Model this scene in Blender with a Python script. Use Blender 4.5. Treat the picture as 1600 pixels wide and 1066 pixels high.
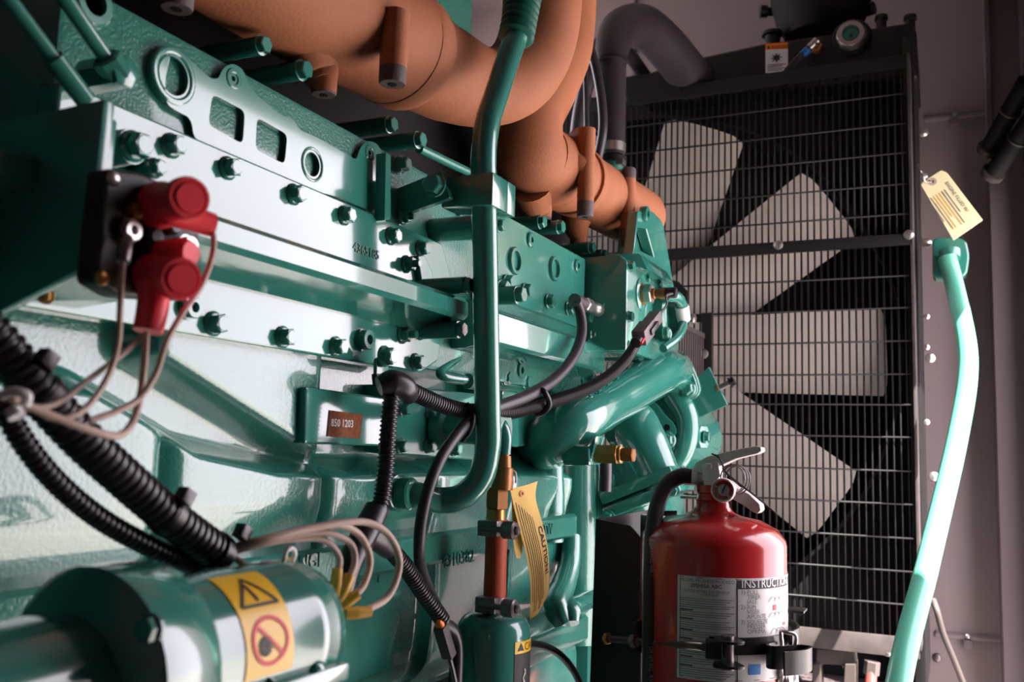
import bpy, bmesh, math, random
from mathutils import Vector, Matrix
random.seed(7)
for o in list(bpy.data.objects): bpy.data.objects.remove(o)
S = bpy.context.scene; COL = S.collection

# ---------------------------------------------------------------- camera
# world: +Y along the engine towards the radiator, +X out of the open enclosure side, Z up, floor z=0
W_, H_ = 1600, 1066
PPX, PPY = 800, 533
V1 = (1488, 722); V2 = (-2375, 612)                 # vanishing points of +Y and -X
FPX = math.sqrt(-((V1[0]-PPX)*(V2[0]-PPX)+(V1[1]-PPY)*(V2[1]-PPY)))
CY = Vector((V1[0]-PPX, -(V1[1]-PPY), -FPX)).normalized()
CX = -Vector((V2[0]-PPX, -(V2[1]-PPY), -FPX)).normalized()
CZ = CX.cross(CY)
CAM = Vector((0, 0, 1.25))
cd = bpy.data.cameras.new('camera'); cam = bpy.data.objects.new('camera', cd); COL.objects.link(cam)
R = Matrix((CX, CY, CZ))                              # camera axes -> world
cam.matrix_world = Matrix.Translation(CAM) @ R.to_4x4()
cd.sensor_width = 36; cd.lens = FPX/W_*36; cd.clip_start = .02; cd.clip_end = 200
cd.dof.use_dof = True; cd.dof.focus_distance = 1.15; cd.dof.aperture_fstop = 9.0
S.camera = cam

# ---------------------------------------------------------------- light
w = bpy.data.worlds.new('sky'); S.world = w; w.use_nodes = True
bg = w.node_tree.nodes['Background']; bg.inputs[0].default_value = (1.04, .93, 1.03, 1); bg.inputs[1].default_value = 6.3
sd = bpy.data.lights.new('sun', 'SUN'); sd.energy = 36; sd.angle = .009; sd.color = (1, .95, .88)
sun = bpy.data.objects.new('sun', sd); COL.objects.link(sun)
sun.rotation_euler = Vector((-1.0, .80, -1.6)).to_track_quat('-Z', 'Y').to_euler()
vs = S.view_settings
S.display_settings.display_device = 'sRGB'
vs.view_transform = 'Standard'; vs.look = 'None'; vs.gamma = 1; vs.use_curve_mapping = False; vs.exposure = 0.15

# ---------------------------------------------------------------- pixel -> place
def ray(px, py):
    return R @ Vector((px-PPX, -(py-PPY), -FPX))
def EP(px, py, x):                                    # on the plane X = x (engine side)
    d = ray(px, py); return CAM + d*(x/d.x)
def FP(px, py, y):                                    # on the plane Y = y (radiator, walls)
    d = ray(px, py); return CAM + d*(y/d.y)
def EPs(l): return [EP(*p) for p in l]
def FPs(l): return [FP(*p) for p in l]
def dep(p): return -(R.transposed() @ (p-CAM)).z
def pr(p, n): return n*dep(p)/FPX                     # n pixels at p, in metres

# ---------------------------------------------------------------- materials
def mat(name, col, rough=.5, metal=0, bump=0, bscale=200, noise=0, nscale=8, col2=None, coat=0, spec=.5, emit=None, detail=3, trans=0):
    m = bpy.data.materials.new(name); m.use_nodes = True
    nt = m.node_tree; b = nt.nodes['Principled BSDF']
    b.inputs['Base Color'].default_value = (*col, 1); b.inputs['Roughness'].default_value = rough
    b.inputs['Metallic'].default_value = metal; b.inputs['Coat Weight'].default_value = coat
    b.inputs['Coat Roughness'].default_value = .06; b.inputs['Specular IOR Level'].default_value = spec
    b.inputs['Transmission Weight'].default_value = trans
    tc = nt.nodes.new('ShaderNodeTexCoord')
    if noise:
        n = nt.nodes.new('ShaderNodeTexNoise'); n.inputs['Scale'].default_value = nscale; n.inputs['Detail'].default_value = 5
        nt.links.new(tc.outputs['Object'], n.inputs['Vector'])
        r = nt.nodes.new('ShaderNodeValToRGB'); r.color_ramp.elements[0].position = .5-noise/2; r.color_ramp.elements[1].position = .5+noise/2
        c2 = col2 or tuple(c*.6 for c in col)
        r.color_ramp.elements[0].color = (*c2, 1); r.color_ramp.elements[1].color = (*col, 1)
        nt.links.new(n.outputs['Fac'], r.inputs['Fac']); nt.links.new(r.outputs['Color'], b.inputs['Base Color'])
    if bump:
        n2 = nt.nodes.new('ShaderNodeTexNoise'); n2.inputs['Scale'].default_value = bscale; n2.inputs['Detail'].default_value = detail
        nt.links.new(tc.outputs['Object'], n2.inputs['Vector'])
        bp = nt.nodes.new('ShaderNodeBump'); bp.inputs['Strength'].default_value = bump; bp.inputs['Distance'].default_value = .002
        nt.links.new(n2.outputs['Fac'], bp.inputs['Height']); nt.links.new(bp.outputs['Normal'], b.inputs['Normal'])
    return m
TEAL = (.030, .195, .155)
M = dict(
 teal=mat('teal_paint', TEAL, .2, bump=.05, bscale=60, coat=.9),
 smooth=mat('teal_machined_paint', TEAL, .14, bump=.03, bscale=35, coat=1),
 cast=mat('teal_cast_paint', TEAL, .24, bump=.42, bscale=420, coat=1, noise=.5, nscale=6, col2=(.02, .17, .13)),
 blockm=mat('teal_block_paint', TEAL, .24, bump=.28, bscale=330, coat=1, noise=.6, nscale=5, col2=(.02, .17, .13)),
 rust=mat('manifold_rust', (.36, .120, .045), .75, bump=.25, bscale=260, noise=.6, nscale=14, col2=(.27, .085, .035)),
 rustdark=mat('bare_cast_end', (.085, .06, .06), .7, bump=.3, bscale=300),
 bellows=mat('dark_green_bellows', (.012, .12, .09), .3, coat=.4),
 black=mat('black_paint', (.008, .007, .008), .38, bump=.06, bscale=300),
 wire=mat('black_wire', (.008, .007, .008), .5, spec=.3),
 blackm=mat('black_matt', (.006, .005, .006), .75, bump=.1, bscale=300, spec=.25),
 core=mat('radiator_core', (.004, .003, .003), .9, noise=.35, nscale=7, col2=(.014, .010, .009), bump=.5, bscale=500, spec=.1),
 plastic=mat('black_plastic', (.016, .012, .016), .33),
 rubber=mat('black_rubber', (.018, .016, .02), .45, bump=.05, bscale=400),
 rubberhose=mat('ribbed_rubber', (.03, .022, .03), .42),
 cream=mat('fan_blade', (.92, .81, .75), .6, noise=.7, nscale=5, col2=(.85, .73, .67)),
 wallm=mat('enclosure_paint', (.27, .21, .215), .5, bump=.03, bscale=20, noise=.6, nscale=2, col2=(.25, .195, .20)),
 walld=mat('frame_paint', (.15, .115, .12), .45),
 floorm=mat('steel_floor', (.30, .27, .27), .6, noise=.6, nscale=4),
 concrete=mat('concrete', (.56, .53, .50), .9, noise=.6, nscale=1.2, bump=.3, bscale=30),
 red=mat('extinguisher_red', (.42, .012, .015), .22, coat=.6),
 boot=mat('red_rubber_boot', (.78, .04, .06), .45),
 bakelite=mat('bakelite', (.014, .008, .007), .5),
 beige=mat('beige_wire', (.50, .36, .30), .5, noise=.5, nscale=60, col2=(.42, .29, .23)),
 yellowterm=mat('yellow_terminal', (.62, .34, .04), .45),
 yellow=mat('yellow_sticker', (.80, .47, .02), .35),
 white=mat('white_label', (.72, .70, .70), .4),
 paper=mat('yellow_paper', (.90, .60, .18), .8, noise=.5, nscale=20, col2=(.84, .55, .16)),
 paperpale=mat('pale_paper', (.82, .74, .45), .8),
 ink=mat('ink', (.02, .018, .02), .6),
 greyprint=mat('grey_print', (.40, .38, .40), .5),
 greyink=mat('grey_ink', (.10, .09, .10), .6),
 redink=mat('red_ink', (.65, .02, .03), .5),
 blueink=mat('blue_ink', (.01, .16, .55), .5),
 orange=mat('orange_label', (.85, .20, .01), .45),
 brass=mat('brass', (.50, .26, .08), .32, metal=.9, bump=.1, bscale=80),
 bronze=mat('bronze', (.30, .13, .05), .4, metal=.7, bump=.1, bscale=120),
 zinc=mat('zinc', (.62, .58, .55), .28, metal=.95),
 chrome=mat('cast_aluminium', (.80, .76, .75), .32, metal=.35, bump=.05, bscale=200),
 steel=mat('dull_steel', (.20, .17, .17), .38, metal=.9),
 orangehose=mat('orange_hose', (.40, .055, .012), .55, bump=.1, bscale=200),
 rustplate=mat('rust_plate', (.30, .085, .025), .85, noise=.5, nscale=300, col2=(.14, .035, .012), bump=.4, bscale=500),
 whitewire=mat('white_string', (.75, .73, .72), .6),
 greyplug=mat('grey_connector', (.10, .08, .085), .45),
 glass=mat('gauge_glass', (1, 1, 1), .03, trans=1.0),
 dust=mat('dusty_steel', (.060, .046, .044), .6, noise=.5, nscale=30, col2=(.028, .022, .022)),
 tan=mat('tan_steel', (.06, .046, .042), .5),
 pipegreen=mat('green_pipe', (.10, .42, .30), .35, coat=.3),
 hosered=mat('red_hose', (.32, .05, .04), .5),
)

# ---------------------------------------------------------------- object helpers
WL = {}
def reg(o, parent, wpos):
    COL.objects.link(o)
    if parent is not None:
        o.parent = parent; o.location = wpos - WL[parent.name]
    else: o.location = wpos
    WL[o.name] = wpos.copy()
    return o
def thing(name, label, cat, loc, group=None):
    o = bpy.data.objects.new(name, None); o.empty_display_size = .05
    reg(o, None, Vector(loc)); return tag(o, label, cat, group)
def tag(o, label=None, cat=None, group=None, kind=None):
    if label: o['label'] = label
    if cat: o['category'] = cat
    if group: o['group'] = group
    if kind: o['kind'] = kind
    return o
def finish(me, name, material, parent=None, angle=35, label=None):
    vs_ = me.vertices
    lo = Vector([min(v.co[i] for v in vs_) for i in range(3)]); hi = Vector([max(v.co[i] for v in vs_) for i in range(3)])
    c = (lo+hi)/2
    me.transform(Matrix.Translation(-c))
    me.name = name
    me.materials.clear(); me.materials.append(M[material])
    for p in me.polygons: p.use_smooth = True
    me.set_sharp_from_angle(angle=math.radians(angle))
    o = bpy.data.objects.new(name, me); reg(o, parent, c)
    if label: o['label'] = label
    return o

def catmull(P, n):
    if len(P) == 2: return [P[0].lerp(P[1], i/n) for i in range(n+1)]
    out = []; Q = [P[0]*2-P[1]] + P + [P[-1]*2-P[-2]]
    seg = len(P)-1; per = max(2, n//seg)
    for i in range(seg):
        a, b, c, d = Q[i:i+4]
        t0 = 0; t1 = t0+max((b-a).length, 1e-6)**.5; t2 = t1+max((c-b).length, 1e-6)**.5; t3 = t2+max((d-c).length, 1e-6)**.5
        for k in range(per):
            t = t1+(t2-t1)*k/per
            A1 = a*((t1-t)/(t1-t0))+b*((t-t0)/(t1-t0)); A2 = b*((t2-t)/(t2-t1))+c*((t-t1)/(t2-t1)); A3 = c*((t3-t)/(t3-t2))+d*((t-t2)/(t3-t2))
            B1 = A1*((t2-t)/(t2-t0))+A2*((t-t0)/(t2-t0)); B2 = A2*((t3-t)/(t3-t1))+A3*((t-t1)/(t3-t1))
            out.append(B1*((t2-t)/(t2-t1))+B2*((t-t1)/(t2-t1)))
    out.append(P[-1].copy()); return out
def frame(d):
    d = d.normalized(); u = Vector((0, 0, 1)) if abs(d.z) < .9 else Vector((0, 1, 0))
    a = u.cross(d).normalized(); return a, d.cross(a), d

class G:                                             # gathers shapes into one mesh
    def __init__(s): s.b = bmesh.new(); s.flat = False
    def rings(s, rings, cap0=True, cap1=True, closed=True):
        vr = [[s.b.verts.new(p) for p in r] for r in rings]; n = len(rings[0])
        for i in range(len(vr)-1):
            for k in range(n if closed else n-1):
                s.b.faces.new((vr[i][k], vr[i][(k+1) % n], vr[i+1][(k+1) % n], vr[i+1][k]))
        if cap0: s.b.faces.new(vr[0][::-1])
        if cap1: s.b.faces.new(vr[-1])
        return s
    def tube(s, P, r, seg=16, n=48, smooth=True, rib=None, cap=True):
        P = [Vector(p) for p in P]; m = len(P)
        rr = r if isinstance(r, (list, tuple)) else [r]*m
        pts = catmull(P, n) if smooth else P
        L = [0]
        for i in range(1, len(pts)): L.append(L[-1]+(pts[i]-pts[i-1]).length)
        # radius along
        if smooth:
            per = (len(pts)-1)/(m-1)
            ra = []
            for i in range(len(pts)):
                f = min(i/per, m-1-1e-6); k = int(f); ra.append(rr[k]+(rr[k+1]-rr[k])*(f-k))
        else: ra = list(rr)
        if rib:                                        # (period, depth): resample
            per, dp = rib; tot = L[-1]; cnt = max(2, int(tot/per)); np_, nr = [], []; j = 0
            for i in range(cnt*4+1):
                t = tot*i/(cnt*4)
                while j < len(L)-2 and L[j+1] < t: j += 1
                f = (t-L[j])/max(1e-9, L[j+1]-L[j]); np_.append(pts[j].lerp(pts[j+1], f))
                nr.append(ra[j]+(ra[j+1]-ra[j])*f - (dp if i % 4 in (0, 3) else 0))
            pts, ra = np_, nr
        rings = []; a = None
        for i, p in enumerate(pts):
            d = (pts[min(i+1, len(pts)-1)]-pts[max(i-1, 0)]).normalized()
            if a is None: a, _, _ = frame(d)
            a = (a-d*a.dot(d)).normalized(); b = d.cross(a)
            rings.append([p+(a*math.cos(2*math.pi*k/seg)+b*math.sin(2*math.pi*k/seg))*ra[i] for k in range(seg)])
        return s.rings(rings, cap, cap)
    def lathe(s, o, d, prof, seg=24, cap=True, ang=None, aref=None):  # prof: (dist along d, radius)
        o = Vector(o); a, b, d = frame(Vector(d))
        if aref is not None:
            a = Vector(aref); a = (a-d*a.dot(d)).normalized(); b = d.cross(a)
        if ang is None: ks = [2*math.pi*k/seg for k in range(seg)]
        else: ks = [ang[0]+(ang[1]-ang[0])*k/seg for k in range(seg+1)]
        return s.rings([[o+d*h+(a*math.cos(k)+b*math.sin(k))*r for k in ks] for h, r in prof], cap and ang is None, cap and ang is None, ang is None)
    def cyl(s, p0, p1, r, seg=20, bev=0):
        p0, p1 = Vector(p0), Vector(p1); L = (p1-p0).length
        pf = [(0, r), (L, r)] if not bev else [(0, r-bev), (bev, r), (L-bev, r), (L, r-bev)]
        return s.lathe(p0, p1-p0, pf, seg)
    def prism(s, poly, vec):
        poly = [Vector(p) for p in poly]; vec = Vector(vec)
        return s.rings([poly, [p+vec for p in poly]])
    def box(s, lo, hi):
        (x0, y0, z0), (x1, y1, z1) = lo, hi
        return s.prism([(x0, y0, z0), (x1, y0, z0), (x1, y1, z0), (x0, y1, z0)], (0, 0, z1-z0))
    def obox(s, c, ax, ay, az, sx, sy, sz):             # oriented box
        c = Vector(c); ax, ay, az = ax.normalized()*sx/2, ay.normalized()*sy/2, az.normalized()*sz/2
        return s.prism([c-ax-ay-az, c+ax-ay-az, c+ax+ay-az, c-ax+ay-az], az*2)
    def ball(s, c, r, n=10, sc=(1, 1, 1)):
        bmesh.ops.create_uvsphere(s.b, u_segments=n*2, v_segments=n, radius=1, matrix=Matrix.Translation(Vector(c)) @ Matrix.Diagonal((r*sc[0], r*sc[1], r*sc[2], 1)))
        return s
    def bevel(s, w, ang=30, seg=2):
        s.flat = True
        bmesh.ops.recalc_face_normals(s.b, faces=s.b.faces)
        e = [e for e in s.b.edges if len(e.link_faces) == 2 and e.calc_face_angle(0) > math.radians(ang)]
        bmesh.ops.bevel(s.b, geom=e, offset=w, segments=seg, affect='EDGES', profile=.6, clamp_overlap=True)
        return s
    def done(s, name, material, parent=None, angle=None, label=None):
        angle = angle or (22 if s.flat else 40)
        bmesh.ops.recalc_face_normals(s.b, faces=s.b.faces)
        me = bpy.data.meshes.new(name); s.b.to_mesh(me); s.b.free()
        return finish(me, name, material, parent, angle, label)

def fillet(poly, r, n=4):                               # round the corners of a 2D polygon
    out = []; m = len(poly)
    for i in range(m):
        p, a, b = Vector(poly[i]), Vector(poly[i-1]), Vector(poly[(i+1) % m])
        da, db = a-p, b-p; t = min(r, da.length*.45, db.length*.45)
        s, e = p+da.normalized()*t, p+db.normalized()*t
        for k in range(n+1):
            f = k/n; out.append(s*(1-f)**2+p*2*f*(1-f)+e*f*f)
    return out
def circ(c, r, n=28, ry=None): return [Vector((c[0]+r*math.cos(2*math.pi*k/n), c[1]+(ry or r)*math.sin(2*math.pi*k/n))) for k in range(n)]
def plate2d(name, outline, o, ux, uy, thick, material, parent=None, holes=(), bev=.0012, label=None, angle=18):
    """flat plate with holes; outline in (ux,uy) about o; front face at o along ux x uy, back by thick behind it"""
    cu = bpy.data.curves.new('p', 'CURVE'); cu.dimensions = '2D'; cu.fill_mode = 'BOTH'
    for pl in [outline]+list(holes):
        sp = cu.splines.new('POLY'); sp.points.add(len(pl)-1); sp.use_cyclic_u = True
        for q, p in zip(sp.points, pl): q.co = (p[0], p[1], 0, 1)
    cu.extrude = max(1e-5, thick/2-bev); cu.bevel_depth = bev; cu.bevel_resolution = 1; cu.offset = -bev
    ob = bpy.data.objects.new('p', cu); me = bpy.data.meshes.new_from_object(ob)
    bpy.data.objects.remove(ob); bpy.data.curves.remove(cu)
    ux, uy = Vector(ux), Vector(uy); uz = ux.cross(uy)
    m = Matrix((ux, uy, uz)).transposed().to_4x4(); m.translation = Vector(o)-uz*thick/2
    me.transform(m)
    bm = bmesh.new(); bm.from_mesh(me); bmesh.ops.remove_doubles(bm, verts=bm.verts, dist=1e-6); bmesh.ops.recalc_face_normals(bm, faces=bm.faces); bm.to_mesh(me); bm.free()
    return finish(me, name, material, parent, angle, label)
YV, ZV, XV = Vector((0, 1, 0)), Vector((0, 0, 1)), Vector((1, 0, 0))
def yz(px, py, x): p = EP(px, py, x); return Vector((p.y, p.z))
def plateX(name, pxs, x, thick, material, parent=None, r=.004, holes=(), world=False, **k):   # facing +X
    pl = [Vector(p) for p in pxs] if world else [yz(a, b, x) for a, b in pxs]
    if r: pl = fillet(pl, r)
    return plate2d(name, pl, (x, 0, 0), YV, ZV, thick, material, parent, holes, **k)
def plateY(name, pxs, y, thick, material, parent=None, r=.004, holes=(), world=False, **k):   # facing the camera (-Y)
    pl = [Vector(p) for p in pxs] if world else [Vector((FP(a, b, y).x, FP(a, b, y).z)) for a, b in pxs]
    if r: pl = fillet(pl, r)
    return plate2d(name, pl, (0, y, 0), XV, ZV, thick, material, parent, holes, **k)
def qrect(cx_, cy_, w_, h_): return [Vector((cx_-w_/2, cy_-h_/2)), Vector((cx_+w_/2, cy_-h_/2)), Vector((cx_+w_/2, cy_+h_/2)), Vector((cx_-w_/2, cy_+h_/2))]

# lettering: a thin mesh on a frame, or wrapped by a function of (u, v)
def text(name, s, size, material, parent, fn, extrude=.0, align='LEFT', bold=0, sx=1):
    cu = bpy.data.curves.new('t', 'FONT'); cu.body = s; cu.size = size; cu.extrude = extrude; cu.align_x = align; cu.offset = bold; cu.resolution_u = 2
    ob = bpy.data.objects.new('t', cu); me = bpy.data.meshes.new_from_object(ob)
    bpy.data.objects.remove(ob); bpy.data.curves.remove(cu)
    for v in me.vertices: v.co = fn(v.co.x*sx, v.co.y, v.co.z)
    return finish(me, name, material, parent)
def flat(o, ux, uy):
    o = Vector(o); ux = Vector(ux).normalized(); uy = Vector(uy).normalized(); n = ux.cross(uy)
    return lambda u, v, h=0: o+ux*u+uy*v+n*h

# shared bolt meshes (unit flange radius, along +Z)
def bolt_mesh(kind):
    g = G(); hexa = lambda z, r, t=0: [Vector((r*math.cos(math.pi/3*k+t), r*math.sin(math.pi/3*k+t), z)) for k in range(6)]
    if kind in ('flange', 'stud'):
        g.lathe((0, 0, -.1), ZV, [(0, 1), (.22, 1), (.34, .9), (.42, .78)], 20)
        g.rings([hexa(.25, .80), hexa(.95, .80), hexa(1.05, .70)])
        g.lathe((0, 0, 1.0), ZV, [(0, .60), (.06, .60), (.10, .55)], 18)
        if kind == 'stud': g.lathe((0, 0, 1.0), ZV, [(0, .42), (.75, .42), (.82, .36)], 14)
    elif kind == 'hex':
        g.lathe((0, 0, -.1), ZV, [(0, 1), (.2, 1), (.22, .95)], 20)
        g.rings([hexa(.08, .86, .3), hexa(.75, .86, .3), hexa(.84, .76, .3)])
    elif kind == 'sleeve':
        g.lathe((0, 0, -.1), ZV, [(0, 1), (.35, 1), (.36, .88), (.8, .88), (.88, .80), (.88, .42), (.2, .40)], 22, cap=False)
        g.lathe((0, 0, .15), ZV, [(0, .45), (.05, .45)], 12)
    elif kind == 'round':
        g.lathe((0, 0, -.1), ZV, [(0, 1), (.25, 1), (.5, .85), (.65, .5), (.7, .15)], 18)
    bmesh.ops.recalc_face_normals(g.b, faces=g.b.faces)
    me = bpy.data.meshes.new('bolt_'+kind); g.b.to_mesh(me); g.b.free()
    for p in me.polygons: p.use_smooth = True
    me.set_sharp_from_angle(angle=math.radians(32)); return me
BM = {k: bolt_mesh(k) for k in ('flange', 'stud', 'hex', 'sleeve', 'round')}
BMM = {}
def bolt(parent, p, n, r, kind='flange', material='smooth', name='bolt'):
    key = (kind, material)
    if key not in BMM:
        me = BM[kind].copy(); me.materials.append(M[material]); BMM[key] = me
    o = bpy.data.objects.new(name, BMM[key])
    q = Vector(n).to_track_quat('Z', 'Y'); o.rotation_mode = 'QUATERNION'
    tw = Vector((0, 0, 1)); from_q = q
    from mathutils import Quaternion
    o.rotation_quaternion = q @ Quaternion(tw, random.random()*1.0)
    o.scale = (r, r, r); return reg(o, parent, Vector(p))
def bolts(parent, lst, x, r=.009, kind='flange', material='smooth'):
    for p in lst: bolt(parent, EP(p[0], p[1], x), XV, p[2] if len(p) > 2 else r, kind, material)

# ================================================================ setting
def struct(o): o['kind'] = 'structure'; return o
XR = .62                                              # open side of the enclosure
YE = 2.85                                             # end wall
struct(G().box((-1.7, -1.5, -.1), (XR, YE+.05, 0)).done('floor', 'floorm'))
struct(G().box((-1.7, -1.5, 2.8), (.25, YE+.05, 2.86)).done('ceiling', 'wallm'))

struct(G().box((-1.7, -1.56, 0), (XR+.05, -1.5, 2.8)).done('wall_back', 'wallm'))
wall = struct(G().box((-1.7, YE, 0), (XR+.05, YE+.06, 2.8)).done('wall_end', 'wallm'))
struct(G().box((-14, -14, -.16), (26, 16, -.11)).done('ground', 'concrete'))
# folded panel seams of the end wall, with their clips
def seam(a, b, clip):
    p, q = FP(*a, YE), FP(*b, YE); z = (p.z+q.z)/2
    o = G().prism([(p.x, YE, z-.006), (p.x, YE-.012, z-.004), (p.x, YE-.012, z+.004), (p.x, YE, z+.012)], (q.x-p.x, 0, 0)).bevel(.001).done('panel_seam', 'wallm', wall)
    c = FP(*clip, YE-.012)
    G().box((c.x-.010, YE-.026, z-.026), (c.x+.010, YE, z-.004)).bevel(.002).done('panel_clip', 'walld', wall)
    bolt(wall, (c.x, YE-.013, z+.004), (0, -1, .3), .007, 'round', 'zinc', 'clip_screw')
seam((1445, 188), (1562, 177), (1492, 190)); seam((1462, 990), (1596, 1006), (1512, 1003))
zz = FP(992, 40, YE)
G().box((zz.x-.004, YE-.008, .1), (zz.x+.004, YE, 2.79)).done('panel_seam', 'walld', wall)
bolt(wall, FP(1464, 1028, YE), (0, -1, 0), .012, 'round', 'steel', 'wall_screw')
# left wall with an unseen opening, added to let light onto the end wall
struct(plate2d('wall_left', [Vector((-1.5, 0)), Vector((YE, 0)), Vector((YE, 2.8)), Vector((-1.5, 2.8))], (-1.7, 0, 0), YV, ZV, .06, 'wallm', None, [[Vector((1.75, 1.0)), Vector((2.70, 1.0)), Vector((2.70, 2.6)), Vector((1.75, 2.6))]], bev=.001))
# door jamb and header of the open side
jx = FP(1552, 500, 2.70).x
t1 = struct(G().box((jx, 2.70, 0), (XR, YE, 2.8)).bevel(.004).done('trim_1', 'walld'))
t2 = struct(G().box((jx+.08, 2.60, 0), (jx+.13, 2.71, 2.8)).bevel(.006).done('trim_2', 'walld'))
struct(G().box((.20, .35, 1.92), (.25, 2.70, 2.86)).bevel(.004).done('trim_3', 'walld'))
struct(G().box((XR, -1.5, 0), (XR+.05, 1.2, 2.8)).bevel(.004).done('wall_right', 'wallm'))
struct(G().box((.20, -1.5, 2.8), (XR+.05, 1.2, 2.86)).done('ceiling_side', 'wallm'))

sx = FP(1548, 80, 2.69).x
G().box((sx-.002, 2.688, 2.02), (sx+.003, 2.70, 2.5)).done('edge_strip', 'tan', t1)

# dark pipe stubs clamped by the jamb
for a, b, lab in (((1592, 150), (1546, 232), 'upper dark steel pipe stub with pale rings beside the door jamb'),
                  ((1606, 196), (1552, 270), 'lower dark steel pipe stub with pale rings beside the door jamb')):
    p, q = FP(*a, 2.44), FP(*b, 2.56)
    t = thing('pipe_stub', lab, 'pipe', q, 'pipe stubs by the jamb')
    d = (p-q).normalized(); r = pr(q, 14)
    G().tube([q, q+d*.2, p+d*.03], r, 18, 12).done('pipe', 'blackm', t)
    G().lathe(q, d, [(-.01, r*1.25), (.004, r*1.3), (.006, r*1.05)], 20).done('end_ring', 'dust', t)
    G().lathe(q+d*.11, d, [(0, r*1.0), (.001, r*1.15), (.005, r*1.15), (.006, r)], 20).done('clamp_ring', 'tan', t)

# ================================================================ diesel engine
eng = thing('diesel_engine', 'large teal green diesel engine with bolted side covers', 'engine', (-.75, .9, 0))
XH, XW, XC, XL, XRL = -.522, -.5165, -.510, -.512, -.459
# --- cylinder head
head = G().box((-.95, .405, 1.335), (XH, 1.372, 1.553)).bevel(.006).done('cylinder_head', 'cast', eng)
web_px = [(270, 80), (290, 92), (312, 112), (330, 128), (344, 127), (350, 112), (362, 103), (378, 110), (386, 132), (398, 150), (440, 184), (458, 190), (468, 207), (495, 218), (558, 254), (565, 232), (576, 223), (590, 228), (598, 248), (604, 300), (604, 338), (524, 303), (505, 298), (480, 297), (460, 284), (445, 275), (306, 214), (303, 192), (296, 179), (280, 171), (262, 160), (262, 120)]
holes = [fillet([yz(*p, XW) for p in q], .0085) for q in ([(329, 141), (386, 171), (382, 231), (322, 198)], [(399, 178), (452, 208), (447, 262), (396, 236)])]
c1, c2 = yz(272, 119, XW), yz(488, 257, XW)
holes += [circ(c1, .0166), circ(c2, .0132)]
hb1, hb2 = yz(365, 123, XW), yz(578, 239, XW)
holes += [circ(hb1, .0045, 16), circ(hb2, .0045, 16)]
web = plateX('water_manifold_cover', web_px, XW, .008, 'smooth', eng, r=.006, holes=holes, bev=.0022)
for c, r0, r1, nm in ((c1, .0160, .0218, 'port_ring'), (c2, .0128, .0162, 'port_ring')):
    plate2d(nm, circ(c, r1), (XW+.0012, 0, 0), YV, ZV, .008, 'smooth', web, [circ(c, r0)], bev=.0018)
    G().lathe((XW-.012, c.x, c.y), XV, [(0, r0*.98), (.0015, r0*.98), (.002, r0*.9), (.0005, r0*.8)], 32).done('port_plug', 'smooth', web)
for c in (hb1, hb2):
    plate2d('hole_boss', circ(c, .0085, 20), (XW+.001, 0, 0), YV, ZV, .007, 'smooth', web, [circ(c, .0044, 16)], bev=.001)
    G().lathe((XW-.010, c.x, c.y), XV, [(0, .005), (.001, .005)], 12).done('bolt_hole', 'blackm', web)
# oil gallery ring at the head's top corner
tc_ = yz(142, 6, XH)
G().lathe((XH-.004, tc_.x, tc_.y), XV, [(0, .016), (.007, .016), (.009, .014), (.009, .009), (.002, .009)], 24, cap=False).done('port_ring', 'teal', head)
G().lathe((XH-.004, tc_.x, tc_.y), XV, [(.003, .0095), (.004, .0095)], 24).done('port_plug', 'blackm', head)
# right part of the head: rings and bolts, machined face panel
hp = plateX('head_panel', [(1.03, 1.44), (1.372, 1.44), (1.372, 1.5515), (1.03, 1.5515)], XH+.004, .02, 'teal', eng, r=.002, world=True)
for (a, b, r) in ((803, 408, .0185), (865, 420, .0185), (729, 340, .018)):
    c = yz(a, b, XH+.004)
    par = hp if a > 760 else head
    G().lathe((XH+(.0 if a > 760 else -.004), c.x, c.y), XV, [(0, r), (.0065, r), (.0085, r*.92), (.0085, r*.72), (.0, r*.70), (.0, r*.6), (.003, r*.56), (.003, .001)], 28, cap=False).done('port_ring', 'teal', par)
for (a, b) in ((828, 375), (901, 416)):
    c = yz(a, b, XH+.004)
    G().lathe((XH, c.x, c.y), XV, [(0, .0105), (.0065, .0105), (.0078, .009), (.0078, .004), (.002, .004)], 20, cap=False).done('hole_boss', 'teal', hp)
    G().lathe((XH+.004, c.x, c.y), XV, [(0, .0042), (.001, .0042)], 10).done('bolt_hole', 'blackm', hp)
bolts(hp, [(780, 352, .0095), (821, 455), (857, 471), (888, 482), (916, 495), (936, 503), (792, 442)], XH+.006, .0112, 'hex', 'teal')
bolts(hp, [(924, 523), (933, 524, .006)], XH+.008, .008, 'stud', 'teal')
for a, b, L in ((783, 451, .03), (808, 461, .055)):
    p = EP(a, b, XH+L); G().lathe(Vector((XH, p.y, p.z)), XV, [(0, .0112), (L, .0112)], 20).done('spacer', 'teal', hp)
    bolt(hp, p, XV, .0115, 'hex', 'teal')
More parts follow.
